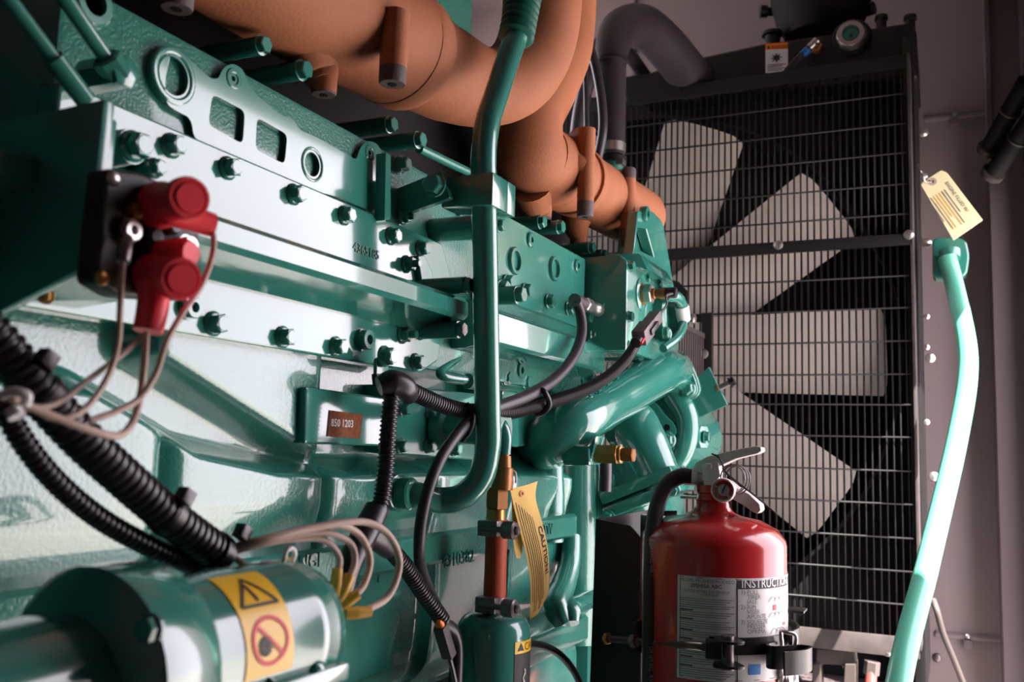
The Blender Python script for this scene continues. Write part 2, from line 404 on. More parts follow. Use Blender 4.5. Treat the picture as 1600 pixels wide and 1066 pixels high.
# --- intake cover with its row of bolts, long rail and lower flange
cov = plateX('intake_cover', [(.40, 1.385), (.925, 1.385), (.925, 1.44), (.900, 1.476), (.40, 1.476)], XC, .02, 'smooth', eng, r=.004, world=True, bev=.002)
bolts(cov, [(267, 228), (355, 263), (458, 304), (537, 337), (610, 369), (656, 388)], XC, .0096)
bolts(cov, [(634, 413)], XC, .0095, 'stud')
p = EP(207, 229, XC+.016); G().lathe(Vector((XC-.004, p.y, p.z)), XV, [(0, .013), (.02, .012)], 20).done('spacer', 'smooth', cov); bolt(cov, p, XV, .011, 'flange', 'smooth')
p = EP(240, 263, XC+.014); G().lathe(Vector((XC-.004, p.y, p.z)), XV, [(0, .008), (.018, .008)], 16).done('spacer', 'smooth', cov); bolt(cov, p, XV, .0075)
lf = flat(EP(551, 392, XC+.0002), YV, ZV)
text('casting_number', '4365185', .0130, 'bellows', cov, lf, extrude=.0007)
rail = G().prism([(-.53, .15, 1.411), (-.475, .15, 1.408), (XRL-.004, .15, 1.4065), (XRL, .15, 1.402), (XRL, .15, 1.388), (XRL-.004, .15, 1.3835), (-.478, .15, 1.3815), (-.494, .15, 1.378), (-.506, .15, 1.371), (-.53, .15, 1.369)], (0, .722, 0)).bevel(.003, 45).done('intake_rail', 'smooth', eng)
flg = plateX('lower_flange', [(.15, 1.3285), (.868, 1.3285), (.905, 1.345), (.91, 1.375), (.15, 1.375)], XL, .02, 'smooth', eng, r=.004, world=True, bev=.002)
bolts(flg, [(333, 506, .0100), (441, 527, .0098), (524, 542, .0098), (648, 566, .0098)], XL)
bolts(flg, [(628, 523, .0098)], XL, kind='stud'); bolts(flg, [(566, 531, .0115)], XL, kind='sleeve'); bolts(flg, [(294, 481, .0095)], XL, kind='sleeve')
for a, b, par, L in ((727, 446, cov, .055), (716, 515, flg, .045)):      # long spacers by the tube
    p = EP(a, b, XC+L); G().lathe(Vector((XC-.004, p.y, p.z)), XV, [(0, .0105), (.004, .0105), (.006, .0092), (L+.004, .0092)], 20).done('spacer', 'smooth', par)
    bolt(par, p, XV, .0092, 'hex', 'smooth')
# small tab beside the stud
plateX('tab', [(653, 400), (663, 398), (676, 425), (678, 444), (660, 446)], XC+.006, .006, 'smooth', cov, r=.003)
# second rail section, beyond the tube
r2 = [EP(770, 478, -.497), EP(770, 492, -.474), EP(770, 545, -.474), EP(770, 560, -.503)]
za, zb = EP(800, 492, -.474).z, EP(800, 545, -.474).z
G().prism([(-.53, .95, za+.014), (-.50, .95, za+.010), (-.478, .95, za), (-.474, .95, za-.004), (-.474, .95, zb+.004), (-.478, .95, zb), (-.505, .95, zb-.006), (-.53, .95, zb-.006)], (0, .40, 0)).bevel(.003, 45).done('intake_rail', 'teal', eng)
p0, p1 = EP(938, 540, XH), EP(976, 541, -.462)
G().cyl((XH, p1.y, p1.z), p1, .0105, 20, .001).done('spacer', 'teal', hp); bolt(hp, p1, XV, .0105, 'hex', 'teal')

# --- cylinder block: sculpted casting
def sm(a, b, t):
    t = max(0, min(1, (t-a)/(b-a))); return t*t*(3-2*t)
def seglerp(poly, y):
    for (y0, z0), (y1, z1) in zip(poly, poly[1:]):
        if y <= y1: return z0+(z1-z0)*max(0, (y-y0))/(y1-y0)
    return poly[-1][1]
sh = [(.0, 1.31)] + [tuple(yz(*p, -.53)) for p in ((140, 592), (225, 640), (305, 692), (430, 722), (560, 728), (740, 726), (930, 738))] + [(3, 1.2)]
gus = [tuple(yz(*p, -.522)) for p in ((250, 546), (480, 694))]
def blockx(y, z):
    x = -.560
    zs = seglerp(sh, y)
    t = sm(zs+.010, zs-.014, z)                       # barrel faces below the shoulder
    u = ((y-.53)/.2+10) % 1*2-1
    barrel = -.524-.011*abs(u)**18 - .010*sm(1.20, 1.15, z)
    x = x+(barrel-x)*t
    if gus[0][0]-.02 < y < gus[1][0]+.06:              # gusset with a diagonal lower edge
        zg = gus[0][1]+(gus[1][1]-gus[0][1])*(y-gus[0][0])/(gus[1][0]-gus[0][0])
        k = sm(zg-.016, zg+.004, z)*sm(gus[1][0]+.05, gus[1][0]+.02, y)*sm(gus[0][0]-.02, gus[0][0]+.01, y)
        xg = -.527
        x = max(x, x+(xg-x)*k)
    if y > 1.0: x -= .03*sm(1.0, 1.1, y)*sm(1.22, 1.26, z)
    return x
g = G(); NY, NZ = 220, 100; vv = []
for i in range(NY+1):
    y = .05+1.30*i/NY
    vv.append([g.b.verts.new((blockx(y, z), y, z)) for z in [1.14+.20*j/NZ for j in range(NZ+1)]])
for i in range(NY):
    for j in range(NZ): g.b.faces.new((vv[i][j], vv[i+1][j], vv[i+1][j+1], vv[i][j+1]))
# close it behind
xb = -.95
bk = [g.b.verts.new((xb, y, z)) for y, z in ((.05, 1.14), (1.35, 1.14), (1.35, 1.34), (.05, 1.34))]
g.b.faces.new(bk)
g.b.faces.new([bk[0]]+[vv[0][j] for j in range(NZ+1)]+[bk[3]]); g.b.faces.new([bk[1]]+[vv[NY][j] for j in range(NZ+1)]+[bk[2]])
g.b.faces.new([bk[0], bk[1]]+[vv[i][0] for i in range(NY, -1, -1)]); g.b.faces.new([bk[3], bk[2]]+[vv[i][NZ] for i in range(NY, -1, -1)])
block = g.done('cylinder_block', 'blockm', eng, angle=50)
# pan rail (a ledge we look down on), skirt below it
zr = 1.158
G().prism([(-.56, .05, zr+.010), (-.53, .05, zr+.004), (-.512, .05, zr), (-.508, .05, zr-.004), (-.508, .05, zr-.030), (-.512, .05, zr-.034), (-.54, .05, zr-.036)], (0, 1.285, 0)).bevel(.003, 45).done('pan_rail', 'blockm', eng)
def skx(y, z):
    u = ((y-.64)/.2+10) % 1*2-1
    return -.535-.012*sm(1.1, .95, z)+.010*max(0, 1-abs(u)/.12)+.012*sm(.98, .95, z)
g = G(); vv = []
for i in range(131):
    y = .05+1.285*i/130
    vv.append([(skx(y, z), y, z) for z in [.93+.20*j/40 for j in range(41)]])
ring = []
for r_ in vv: ring.append([Vector(p) for p in r_]+[Vector((-.95, r_[0][1], 1.13)), Vector((-.95, r_[0][1], .93))])
g.rings(ring); skirt = g.done('block_skirt', 'blockm', eng, angle=50)
zl = EP(860, 985, -.50).z
G().prism([(-.55, .05, zl+.012), (-.506, .05, zl), (-.500, .05, zl-.004), (-.500, .05, zl-.035), (-.506, .05, zl-.04), (-.55, .05, zl-.05)], (0, 1.32, 0)).bevel(.003, 45).done('sump_flange', 'blockm', eng)
G().box((-.95, .05, .45), (-.515, 1.38, zl-.03)).bevel(.03, seg=3).done('oil_pan', 'teal', eng)
for y in (.25, 1.2): G().box((-.98, y-.08, 0), (-.52, y+.08, .46)).bevel(.008).done('engine_mount', 'black', eng)
# curved rib at the front end of the skirt
G().tube([EP(*p) for p in ((893, 838, -.52), (890, 880, -.515), (880, 915, -.51), (868, 950, -.50), (880, 972, -.49))], [.014, .016, .018, .018, .014], 14, 30).done('rib', 'blockm', eng)
G().tube([EP(*p) for p in ((935, 930, -.52), (905, 945, -.50), (890, 958, -.485), (892, 975, -.48))], [.012, .016, .017, .012], 14, 24).done('rib', 'blockm', eng)
# casting marks on the ledge and skirt
for s_, px, py, xx, sz in (('4310382', 690, 888, -.5075, .022), ('ATW', 842, 838, -.5075, .021), ('2C   1', 546, 920, -.522, .022), ('ENGL', 455, 893, -.5075, .018)):
    text('casting_mark', s_, sz, 'teal', eng, flat(EP(px, py, xx), YV, ZV), extrude=.0008)
# number pad with rusty plate
pad = plateX('number_pad', [(478, 604), (606, 622), (606, 698), (476, 693)], -.519, .05, 'smooth', eng, r=.004, bev=.002)
rp = plateX('rusty_plate', [(515, 641), (567, 648), (563, 686), (511, 682)], -.5182, .0016, 'rustplate', pad, r=.0, bev=.0003)
text('stamped_number', '850 1203', .0098, 'white', rp, flat(EP(517, 666, -.5179), YV+ZV*-.0, ZV), bold=.0001, sx=.98)
# plate with bolts right of the pad, with the stub pipe
cvr = plateX('side_cover', [(604, 600), (745, 615), (745, 720), (604, 709)], -.532, .04, 'teal', eng, r=.006, bev=.002)
bolts(cvr, [(628, 639), (670, 643), (624, 697), (668, 697), (708, 702)], -.532, .0088, 'flange', 'teal')
p = EP(686, 668, -.53); G().lathe(p, XV, [(0, .026), (.012, .024), (.016, .019), (.075, .019), (.076, .022), (.082, .022)], 28).done('stub_pipe', 'teal', cvr)
# cross tube stub in the recess behind the vertical tube
G().tube(EPs([(780, 520, -.535), (688, 585, -.52), (700, 590, -.515), (742, 596, -.505)]), pr(EP(715, 585, -.51), 7.5), 14, 30).done('transfer_tube', 'teal', eng)
p = EP(735, 596, -.506); G().lathe(p, EP(744, 597, -.504)-p, [(-.006, .0075), (-.005, .009), (.006, .009), (.008, .006)], 16).done('tube_nut', 'teal', eng)
# block pads right of the tube
pd = plateX('block_pad', [(772, 552), (880, 566), (935, 588), (935, 690), (790, 700), (772, 640)], -.545, .05, 'teal', eng, r=.008, bev=.003)
plateX('boss_plate', [(781, 572), (800, 562), (818, 572), (830, 590), (822, 608), (784, 602)], -.530, .03, 'teal', pd, r=.006)
bolts(pd, [(790, 591, .0095), (820, 597, .0095)], -.528, kind='hex', material='teal'); bolts(pd, [(807, 579, .0115)], -.528, kind='sleeve', material='teal')
bolts(pd, [(790, 560, .009), (883, 606, .0085), (922, 592, .008)], -.544, kind='hex', material='teal'); bolts(pd, [(901, 597, .0115)], -.544, kind='sleeve', material='teal')
plateX('side_panel', [(785, 610), (812, 612), (812, 700), (785, 696)], -.531, .03, 'teal', eng, r=.006, bev=.003)
# rounded oil cooler housing low on the front half
for (px, py0, py1, xx, rp_, mt) in ((857, 700, 845, -.545, 27, 'blockm'), (905, 690, 1000, -.57, 34, 'blockm')):
    a, b = EP(px, py0, xx), EP(px, py1, xx); b = Vector((a.x, a.y, b.z)); r = pr(a, rp_)
    G().tube([a, a.lerp(b, .5), b], [r*.8, r, r*1.02], 28, 20).done('cooler_housing', mt, eng)
# --- flywheel end, dark recess on the left
G().box((-1.0, -.35, .5), (-.70, .40, 1.60)).bevel(.03, seg=3).done('flywheel_housing', 'cast', eng)
# --- gear housing at the front end
gx0 = EP(979, 480, XH+.07)
yb = EP(916, 480, XH).y; xo = FP(979, 480, yb).x
ze0 = EP(979, 548, xo).z; ze1 = EP(979, 408, xo).z
gh = G().prism([(-.62, yb, ze0), (xo, yb, ze0), (xo, yb, ze1), (xo-.012, yb, ze1+.012), (-.62, yb, ze1+.012)], (0, .31, 0)).bevel(.004).done('gear_housing', 'teal', eng)
# pitched top casting
a = EP(982, 395, xo-.02)
G().prism([FP(945, 410, yb+.01), FP(950, 396, yb+.01), FP(1000, 396, yb+.03), FP(1012, 420, yb+.03)], (0, .16, 0)).bevel(.003).done('housing_top', 'teal', gh)
for px, py, r, kd in ((984, 416, .0095, 'hex'), (982, 495, .0095, 'hex'), (1011, 436, .007, 'hex'), (1029, 445, .007, 'hex')):
    bolt(gh, EP(px, py, xo), XV, r, kd, 'teal')
# front cover with ring opening, further out front
p = EP(1042, 495, xo+.01)
G().box((-.62, p.y-.09, p.z-.085), (xo-.006, p.y+.08, p.z+.035)).bevel(.02, seg=3).done('front_cover', 'teal', eng)
G().lathe((xo, p.y+.0, p.z), XV, [(0, .052), (.016, .052), (.020, .048), (.020, .038), (.006, .036), (.006, .002)], 32, cap=False).done('cover_ring', 'teal', eng)
bolt(gh, EP(1037, 520, xo+.016), XV, .011, 'hex', 'teal')
G().cyl(EP(1036, 522, xo-.01), EP(1036, 522, xo+.014), .015, 20, .002).done('bolt_boss', 'teal', gh)
# square plug plate on the housing's near face
plateY('square_plug', [(934, 473), (944, 472), (944, 492), (934, 492)], yb-.004, .01, 'teal', gh, r=.001, bev=.001)

# --- upper head deck behind the manifold, valve cover side
G().box((-1.0, .42, 1.54), (-.66, 1.72, 1.76)).bevel(.006).done('shade_filler', 'blackm', eng)  # added black box, stands in for the shade behind the manifold
G().box((-1.0, .42, 1.535), (-.60, 1.45, 1.575)).bevel(.004).done('exhaust_deck', 'blackm', eng)  # deck coloured black in place of the shade between head and manifold
yv = EP(738, 40, -.85).y
G().box((-1.25, .55, 1.65), (-.85, yv, 2.35)).bevel(.006).done('valve_cover', 'teal', eng)
# lifting bracket
lx = xo-.004
lb = thing('lifting_bracket', 'teal steel lifting bracket standing above the gear housing', 'bracket', EP(1020, 480, lx-.02))
lh = [fillet([yz(*p, lx) for p in ((996, 356), (1010, 358), (1022, 402), (994, 388))], .003)]
plateX('bracket_plate', [(997, 329), (1020, 330), (1036, 347), (1050, 430), (1063, 505), (1000, 505), (986, 412), (991, 385)], lx, .018, 'teal', lb, r=.008, holes=lh, bev=.002)
plateX('bracket_backing', [(994, 345), (1012, 345), (1026, 410), (990, 410)], lx-.02, .03, 'teal', lb, r=.002)
p = EP(1006, 335, lx); G().lathe(p, XV, [(-.004, .0135), (.006, .0135), (.008, .012), (.008, .006), (.001, .006)], 22, cap=False).done('eye_boss', 'teal', lb)
G().lathe(p, XV, [(.001, .0062), (.002, .0062)], 12).done('eye_hole', 'blackm', lb)
# white paint scribble on the bracket
for a, b in (((1019, 420), (1024, 424)), ((1024, 424), (1028, 425)), ((1021, 432), (1026, 436)), ((1027, 433), (1031, 431)), ((1027, 425), (1029, 430))):
    G().tube([EP(*a, xo+.0006), EP(*b, xo+.0006)], .0014, 6, 2, False).done('paint_mark', 'white', lb)

# ================================================================ exhaust manifold
man = thing('exhaust_manifold', 'rust coloured cast exhaust manifold with two upswept bends', 'manifold', EP(760, 200, -.53))
def epath(l): 
    P = [EP(a, b, x) for a, b, x, r in l]; return P, [pr(p, q[3]) for p, q in zip(P, l)]
P, r = epath([(120, -260, -.54, 150), (330, -110, -.54, 120), (470, -10, -.54, 104), (560, 42, -.535, 96), (625, 76, -.53, 92)])
G().tube(P, r, 32, 40).done('rear_log', 'rust', man)
P, r = epath([(622, 76, -.53, 80), (645, 88, -.53, 79), (700, 118, -.52, 72), (757, 137, -.50, 60), (805, 122, -.48, 60), (836, 74, -.47, 61), (847, 10, -.465, 62), (846, -70, -.465, 62)])
G().tube(P, r, 32, 60).done('rear_bend', 'rust', man)
P, r = epath([(850, 262, -.545, 55), (826, 235, -.552, 58), (820, 190, -.558, 60), (845, 128, -.562, 60), (866, 66, -.565, 61), (872, -80, -.565, 62)])
P = P[:1]+P[1:]; G().tube(P, r, 32, 60).done('front_bend', 'rust', man)
P, r = epath([(836, 246, -.548, 57), (858, 262, -.545, 58.5), (884, 276, -.54, 57), (889, 279, -.54, 52), (945, 312, -.535, 50), (995, 340, -.53, 47)])
G().tube(P, r, 32, 50).done('front_log', 'rust', man)
def mring(a, b, x, rp, ln, mt='rust'):
    p = EP(a[0], a[1], x); q = EP(b[0], b[1], x); d = (q-p).normalized(); R0 = pr(p, rp)
    G().lathe(p, d, [(0, R0*.9), (0, R0*.98), (ln*.15, R0), (ln*.85, R0), (ln, R0*.98), (ln, R0*.9)], 36).done('slip_collar', mt, man)
mring((866, 266), (890, 280), -.543, 59.5, .035); mring((893, 281), (930, 303), -.538, 56, .02); mring((612, 70), (640, 86), -.53, 94, .03)
# flange lugs with bare dark ends
def lug(top, bot, x, rp, dark0=0, dark1=.2, mt='rust', hole=True):
    p, q = EP(*top, x), EP(*bot, x); q = Vector((p.x, p.y, q.z)) if abs(top[0]-bot[0]) < 12 else q
    r = pr(q, rp); d = q-p; L = d.length; u = d/L
    l = G().tube([p, p+d*.5, q-u*L*dark1], [r*1.02, r, r*.98], 20, 12).done('lug', mt, man)
    if dark1: G().lathe(q-u*L*dark1, u, [(0, r*.985), (L*dark1-.002, r*.97), (L*dark1, r*.9)], 20).done('lug_end', 'rustdark', l)
    if dark0: G().lathe(p, u, [(-.003, r*.9), (0, r*1.03), (L*dark0, r*1.03)], 20).done('lug_end', 'rustdark', l)
    if hole: G().lathe(q, u, [(-.001, r*.34), (.0006, r*.34)], 14).done('lug_hole', 'blackm', l)
lug((618, 20), (610, 130), -.475, 22, 0, .22); lug((508, 105), (505, 148), -.53, 20, 0, .05)
lug((917, 202), (912, 338), -.485, 13.5, .0, .17); lug((982, 266), (979, 384), -.485, 11.5, .12, .22)
lug((846, 305), (842, 343), -.56, 17, 0, .1); lug((905, 355), (903, 387), -.56, 14, 0, .1)
lug((280, -40), (272, 12), -.55, 26, 0, .3)
# arms between lugs and log
for l, rr in ((((560, 80, -.53), (600, 50, -.49), (618, 40, -.475)), (26, 24, 20)), (((870, 262, -.53), (900, 256, -.50), (915, 262, -.486)), (22, 20, 16)), (((945, 318, -.53), (970, 322, -.50), (981, 330, -.486)), (22, 20, 14)), (((480, 70, -.54), (500, 115, -.535), (506, 130, -.53)), (44, 30, 22)),
              (((830, 290, -.555), (838, 315, -.56), (846, 325, -.56)), (34, 26, 17)), (((905, 320, -.55), (900, 350, -.56), (904, 370, -.56)), (28, 22, 14)), (((905, 215, -.52), (912, 212, -.50), (917, 212, -.486)), (16, 14, 12)), (((960, 290, -.52), (972, 278, -.50), (981, 278, -.486)), (16, 14, 11))):
    P = EPs(l); G().tube(P, [pr(p, q) for p, q in zip(P, rr)], 18, 16).done('lug_arm', 'rust', man)
# exhaust bolts on long spacers
for px, py, rp in ((407, 71, 16), (470, 110, 17), (607, 195, 14), (652, 219, 14), (843, 347, 11.5), (872, 355, 11.5), (921, 387, 10), (941, 399, 10), (1004, 347, 0)):
    if not rp: continue
    p = EP(px, py, -.535); r = pr(p, rp)
    s_ = G().lathe((-.61, p.y, p.z), XV, [(0, r*.95), (.072, r*.95), (.075, r)], 20).done('bolt_spacer', 'teal', man)
    bolt(s_, p, XV, r, 'hex', 'teal')
# cross rod behind the tube bracket
G().tube(EPs([(655, 232, -.565), (738, 272, -.565)]), .006, 10, 2, False).done('drip_rod', 'teal', eng)

# ================================================================ vertical green tube with bellows
tub = thing('oil_drain_tube', 'long green bent steel tube with a ribbed bellows at its top', 'tube', EP(762, 760, -.436))
TX = -.436
P = EPs([(806, 58, TX), (794, 92, TX), (775, 150, TX), (762, 190, TX), (756, 235, TX), (756, 300, TX), (758, 420, TX), (760, 540, TX), (762, 650, TX), (762, 700, TX), (750, 748, TX-.006), (722, 776, TX-.022), (688, 782, TX-.044), (655, 775, -.495), (632, 770, -.515)])
rr = [.0136]*15
G().tube(P, rr, 24, 150).done('tube', 'teal', tub)
q0, q1 = EP(806, 60, TX), EP(824, -30, TX)
G().tube([q0, q0.lerp(q1, .5), q1], .0207, 24, 40, rib=(.0094, .0048)).done('bellows', 'bellows', tub)
G().tube(EPs([(818, 0, TX), (826, -60, TX)]), .0143, 20, 4, False).done('upper_tube', 'teal', tub)
G().lathe(EP(643, 772, -.50), (-1, -.05, 0), [(-.002, .0145), (0, .0165), (.012, .0165)], 22).done('end_collar', 'teal', tub)
fp = plateX('end_flange', [(608, 752), (626, 738), (645, 752), (644, 790), (628, 803), (610, 792)], -.512, .012, 'teal', tub, r=.01, bev=.0015)
bolt(fp, EP(626, 776, -.51), XV, .0105, 'hex', 'teal')
# bracket and clamp holding the tube
br = thing('tube_bracket', 'dark green bolted strap bracket clamping the vertical tube', 'bracket', EP(620, 330, -.5))
yb2 = .822
plateY('strap', [(601, 302), (690, 266), (703, 309), (601, 345)], yb2, .008, 'teal', br, r=.002, bev=.001)
plateX('foot', [(603, 238), (611, 242), (611, 342), (601, 345)], -.500, .012, 'teal', br, r=.002, bev=.001)
bolt(br, FP(680, 290, yb2-.008), (0, -1, 0), .012, 'hex', 'teal')
bolt(br, EP(626, 257, XH+.004), XV, .0095, 'flange', 'smooth'); bolt(br, EP(629, 340, XH+.004), XV, .008, 'stud', 'smooth')
xa_, xb_ = FP(690, 295, .838).x, FP(770, 295, .838).x
zt, zb_ = FP(770, 268, .838).z, FP(770, 320, .838).z
G().prism([(xa_, .838, zb_+.002), (xb_, .838, zb_), (xb_, .838, zt), (xa_, .838, zt+.0)], (0, .036, 0)).bevel(.0025).done('clamp_block', 'teal', br)
G().box((xb_-.036, .874, zb_), (xb_, .894, zt)).bevel(.002).done('clamp_cap', 'teal', br)
p = EP(676, 361, XH); G().lathe((XH-.002, p.y, p.z), XV, [(0, .0138), (.075, .0138)], 20).done('standoff', 'teal', br)

# ================================================================ coolant elbow, water pump
elb = thing('coolant_elbow', 'glossy teal coolant elbow pipe with embossed lettering', 'pipe', EP(900, 690, -.5))
YF = 1.70
fc = FP(1046, 583, YF)
P = [EP(838, 692, -.575), EP(850, 690, -.545), EP(866, 684, -.515), EP(893, 666, -.490)]
e1 = FP(1036, 581, 1.63); e0 = EP(908, 656, -.482); P += [e0, e0.lerp(e1, .33), e0.lerp(e1, .67), e1, FP(1048, 582, YF)]
G().tube(P, [pr(p, k) for p, k in zip(P, (46, 46, 44, 40, 38, 36, 35, 34.5, 35))], 32, 90).done('elbow_pipe', 'smooth', elb)
plateY('elbow_flange', [(1000, 548), (1018, 538), (1047, 541), (1072, 560), (1086, 592), (1091, 612), (1082, 622), (1062, 618), (1030, 622), (1000, 600)], YF, .014, 'smooth', elb, r=.012, bev=.002)
plateY('pump_flange', [(1002, 548), (1020, 536), (1050, 539), (1076, 559), (1090, 592), (1095, 612), (1085, 624), (1062, 622), (1030, 626), (1000, 600)], YF+.018, .014, 'smooth', elb, r=.012, bev=.002)
bolt(elb, FP(1075, 608, YF-.001), (0, -1, 0), .0155, 'flange'); bolt(elb, FP(1008, 549, YF-.001), (0, -1, 0), .014, 'flange')
a, b = EP(922, 620, -.452), EP(978, 580, -.452)
mid = [EP(905+i*14, 622-i*9.2, -.4395) for i in range(2)]
ud = (EP(985, 577, -.447)-EP(925, 620, -.447)).normalized()
text('embossed_text', 'CMI ENL 4389142', .0165, 'teal', elb, flat(EP(923, 622, -.4485), ud, ZV+XV*-.9), extrude=.0012, bold=.0003)
# square boss with the brass drain cock
bs = G().prism([FP(873, 705, 1.23), FP(873, 692, 1.23), FP(920, 700, 1.23), FP(921, 728, 1.23), FP(880, 728, 1.23)], (0, .05, 0)).bevel(.004).done('drain_boss', 'smooth', elb)
G().prism([FP(908, 712, 1.235), FP(932, 680, 1.235), FP(922, 726, 1.235)], (0, .04, 0)).bevel(.003).done('boss_web', 'smooth', elb)
dc = thing('drain_cock', 'brass drain cock with a hex body on the coolant elbow', 'valve', FP(930, 710, 1.25))
p0, p1 = FP(921, 709, 1.255), FP(986, 711, 1.255); d = (p1-p0).normalized(); L = (p1-p0).length
def hexbar(g, o, d, r, L, ch=.0015, rot=0):
    a, b, d = frame(d); h = lambda t, q: [o+d*t+(a*math.cos(math.pi/3*k+rot)+b*math.sin(math.pi/3*k+rot))*q for k in range(6)]
    return g.rings([h(0, r-ch), h(ch, r), h(L-ch, r), h(L, r-ch)])
G().lathe(p0, d, [(0, .0095), (.008, .0095), (.0085, .011), (.011, .011)], 20).done('thread', 'brass', dc)
hexbar(G(), p0+d*.010, d, .0145, L*.55).done('hex_body', 'brass', dc)
G().lathe(p0+d*(.010+L*.55), d, [(0, .0125), (.004, .0125), (.005, .010)], 20).done('collar', 'brass', dc)
hexbar(G(), p0+d*(.015+L*.55), d, .0105, L*.28).done('hex_plug', 'bronze', dc)
hs = G().tube(FPs([(946, 718, 1.29), (946, 740, 1.29), (945, 768, 1.29)]), .0092, 18, 8).done('hose_stub', 'rubberhose'); tag(hs, 'short black rubber hose stub hanging under the brass drain cock', 'hose')

pump = thing('water_pump', 'teal cast water pump with a round bolted cover', 'pump', FP(1030, 740, 1.7))
pc = FP(1020, 680, 1.72)
G().lathe(pc, (0, -1, 0), [(-.25, .075), (-.02, .08), (0, .078), (.004, .072)], 40).done('pump_body', 'teal', pump)
P = FPs([(1055, 618, 1.72), (1072, 650, 1.715), (1073, 685, 1.71), (1060, 718, 1.71), (1030, 742, 1.715)])
G().tube(P, [.024, .022, .021, .021, .024], 22, 50).done('volute', 'smooth', pump)
cp = plateY('pump_cover', [(985, 640), (1000, 622), (1025, 628), (1038, 648), (1052, 660), (1058, 674), (1052, 688), (1057, 702), (1040, 712), (1028, 728), (1000, 730), (980, 700)], 1.69, .014, 'smooth', pump, r=.012, bev=.002)
bolt(cp, FP(1043, 688, 1.689), (0, -1, 0), .0165, 'flange')
G().lathe(FP(1042, 668, 1.6895), (0, -1, 0), [(0, .006), (.0008, .006)], 14).done('cover_hole', 'blackm', cp)
# downward inlet pipe, flanged
P = FPs([(960, 660, 1.56), (985, 660, 1.555), (1005, 690, 1.545), (1026, 735, 1.535), (1040, 770, 1.53)])
G().tube(P, [pr(p, k) for p, k in zip(P, (38, 39, 37, 33, 33))], 28, 50).done('inlet_pipe', 'smooth', pump)
def slab(a, b, t0, t1, y, dy, nm, mt):
    p, q = FP(*a, y), FP(*b, y); u = (q-p).normalized(); v = Vector((u.z, 0, -u.x)); 
    if v.z > 0: v = -v
    return G().prism([p+v*t0, q+v*t0, q+v*t1, p+v*t1], (0, dy, 0)).bevel(.004).done(nm, mt, pump)
slab((934, 772), (1046, 727), 0, .020, 1.49, .10, 'inlet_flange', 'smooth'); s2 = slab((938, 792), (1056, 747), .003, .022, 1.49, .10, 'inlet_flange', 'teal')
bolt(s2, FP(950, 808, 1.485), (0, -1, -.3), .012, 'hex', 'teal'); bolt(s2, FP(1052, 766, 1.485), (0, -1, -.3), .010, 'hex', 'teal')
P = FPs([(990, 790, 1.55), (1000, 830, 1.56), (1000, 900, 1.58)]); G().tube(P, pr(P[0], 34), 24, 12).done('suction_pipe', 'teal', pump)
G().box((-.66, 1.50, .50), (-.54, 1.80, 1.22)).bevel(.02, seg=3).done('front_block', 'teal', eng)
G().box((-.60, 1.60, 1.10), (-.46, 1.78, 1.24)).bevel(.015, seg=3).done('pump_mount', 'teal', pump)
# angled plate with the black stud; plug boss
ap = plateY('idler_plate', [(1080, 600), (1107, 573), (1137, 633), (1082, 657)], 1.80, .012, 'teal', None, r=.002, bev=.001); tag(ap, 'flat teal square plate tilted beside the pump flange', 'plate')
st = thing('adjusting_bolt', 'dark adjusting bolt with a rusty washer through the tilted teal plate', 'bolt', FP(1125, 607, 1.81))
a, b = FP(1121, 608, 1.81), FP(1141, 598, 1.81)
G().lathe(a, b-a, [(-.03, .006), ((b-a).length, .006)], 12).done('shank', 'steel', st); bolt(st, b, b-a, .0105, 'hex', 'blackm', 'bolt_head')
G().lathe(a, b-a, [(.0, .012), (.004, .012)], 16).done('washer', 'rustplate', st)
p = FP(1084, 683, 1.74); hexbar(G(), p, XV+YV*-.3, .024, .022).done('plug_boss', 'teal', pump); bolt(pump, p+Vector((.022, -.007, 0)), XV, .012, 'hex', 'teal')

# coolant sensor with plug, and its little lead
sn = thing('temperature_sensor', 'brass hex temperature sensor screwed into the teal gear housing', 'sensor', EP(1003, 458, xo))
p = EP(1001, 460, xo); G().lathe(p, XV, [(-.004, .027), (.002, .027), (.004, .024)], 28).done('sensor_pad', 'teal', sn)
G().lathe(p, XV, [(.003, .018), (.006, .018)], 24).done('washer', 'brass', sn); hexbar(G(), p+XV*.006, XV, .0168, .014).done('hex', 'zinc', sn)
G().lathe(p+XV*.02, XV, [(0, .009), (.004, .009), (.005, .0075), (.012, .0075), (.012, .009), (.022, .009)], 18).done('stem', 'bronze', sn)
G().lathe(p+XV*.042, XV, [(0, .0092), (.016, .0088), (.018, .0075)], 18).done('cap', 'plastic', sn)
c0 = p+XV*.058
for o_, lab in ((0, 1), (4, 2)):
    G().tube([c0, EP(1041, 462+o_/2, xo+.05), EP(1042, 475, xo+.05), EP(1035-o_/2, 487, xo+.045), EP(1026-o_, 497, xo+.04)], .0016, 8, 24).done('lead', 'plastic', sn)
a, b = EP(1027, 492, xo+.04), EP(994, 535, xo+.03); ax = (b-a).normalized(); az = XV; ay = az.cross(ax)
pg = thing('harness_connector', 'grey two piece wiring connector beside the temperature sensor', 'connector', b)
L = (b-a).length
G().obox(a.lerp(b, .3), ax, ay, az, L*.5, .020, .018).bevel(.002).done('plug_half', 'greyplug', pg)
G().obox(a.lerp(b, .68), ax, ay, az, L*.4, .025, .021).bevel(.002).done('socket_half', 'greyplug', pg)
G().obox(a.lerp(b, .5)+az*.011, ax, ay, az, L*.34, .009, .006).bevel(.001).done('latch', 'plastic', pg)
G().lathe(b-ax*.008, ax, [(0, .0085), (.010, .0085)], 16).done('seal', 'plastic', pg)
G().tube([b-ax*.012+XV*.008, b+ax*.004+XV*.009], .0022, 8, 2, False).done('red_core', 'redink', pg)
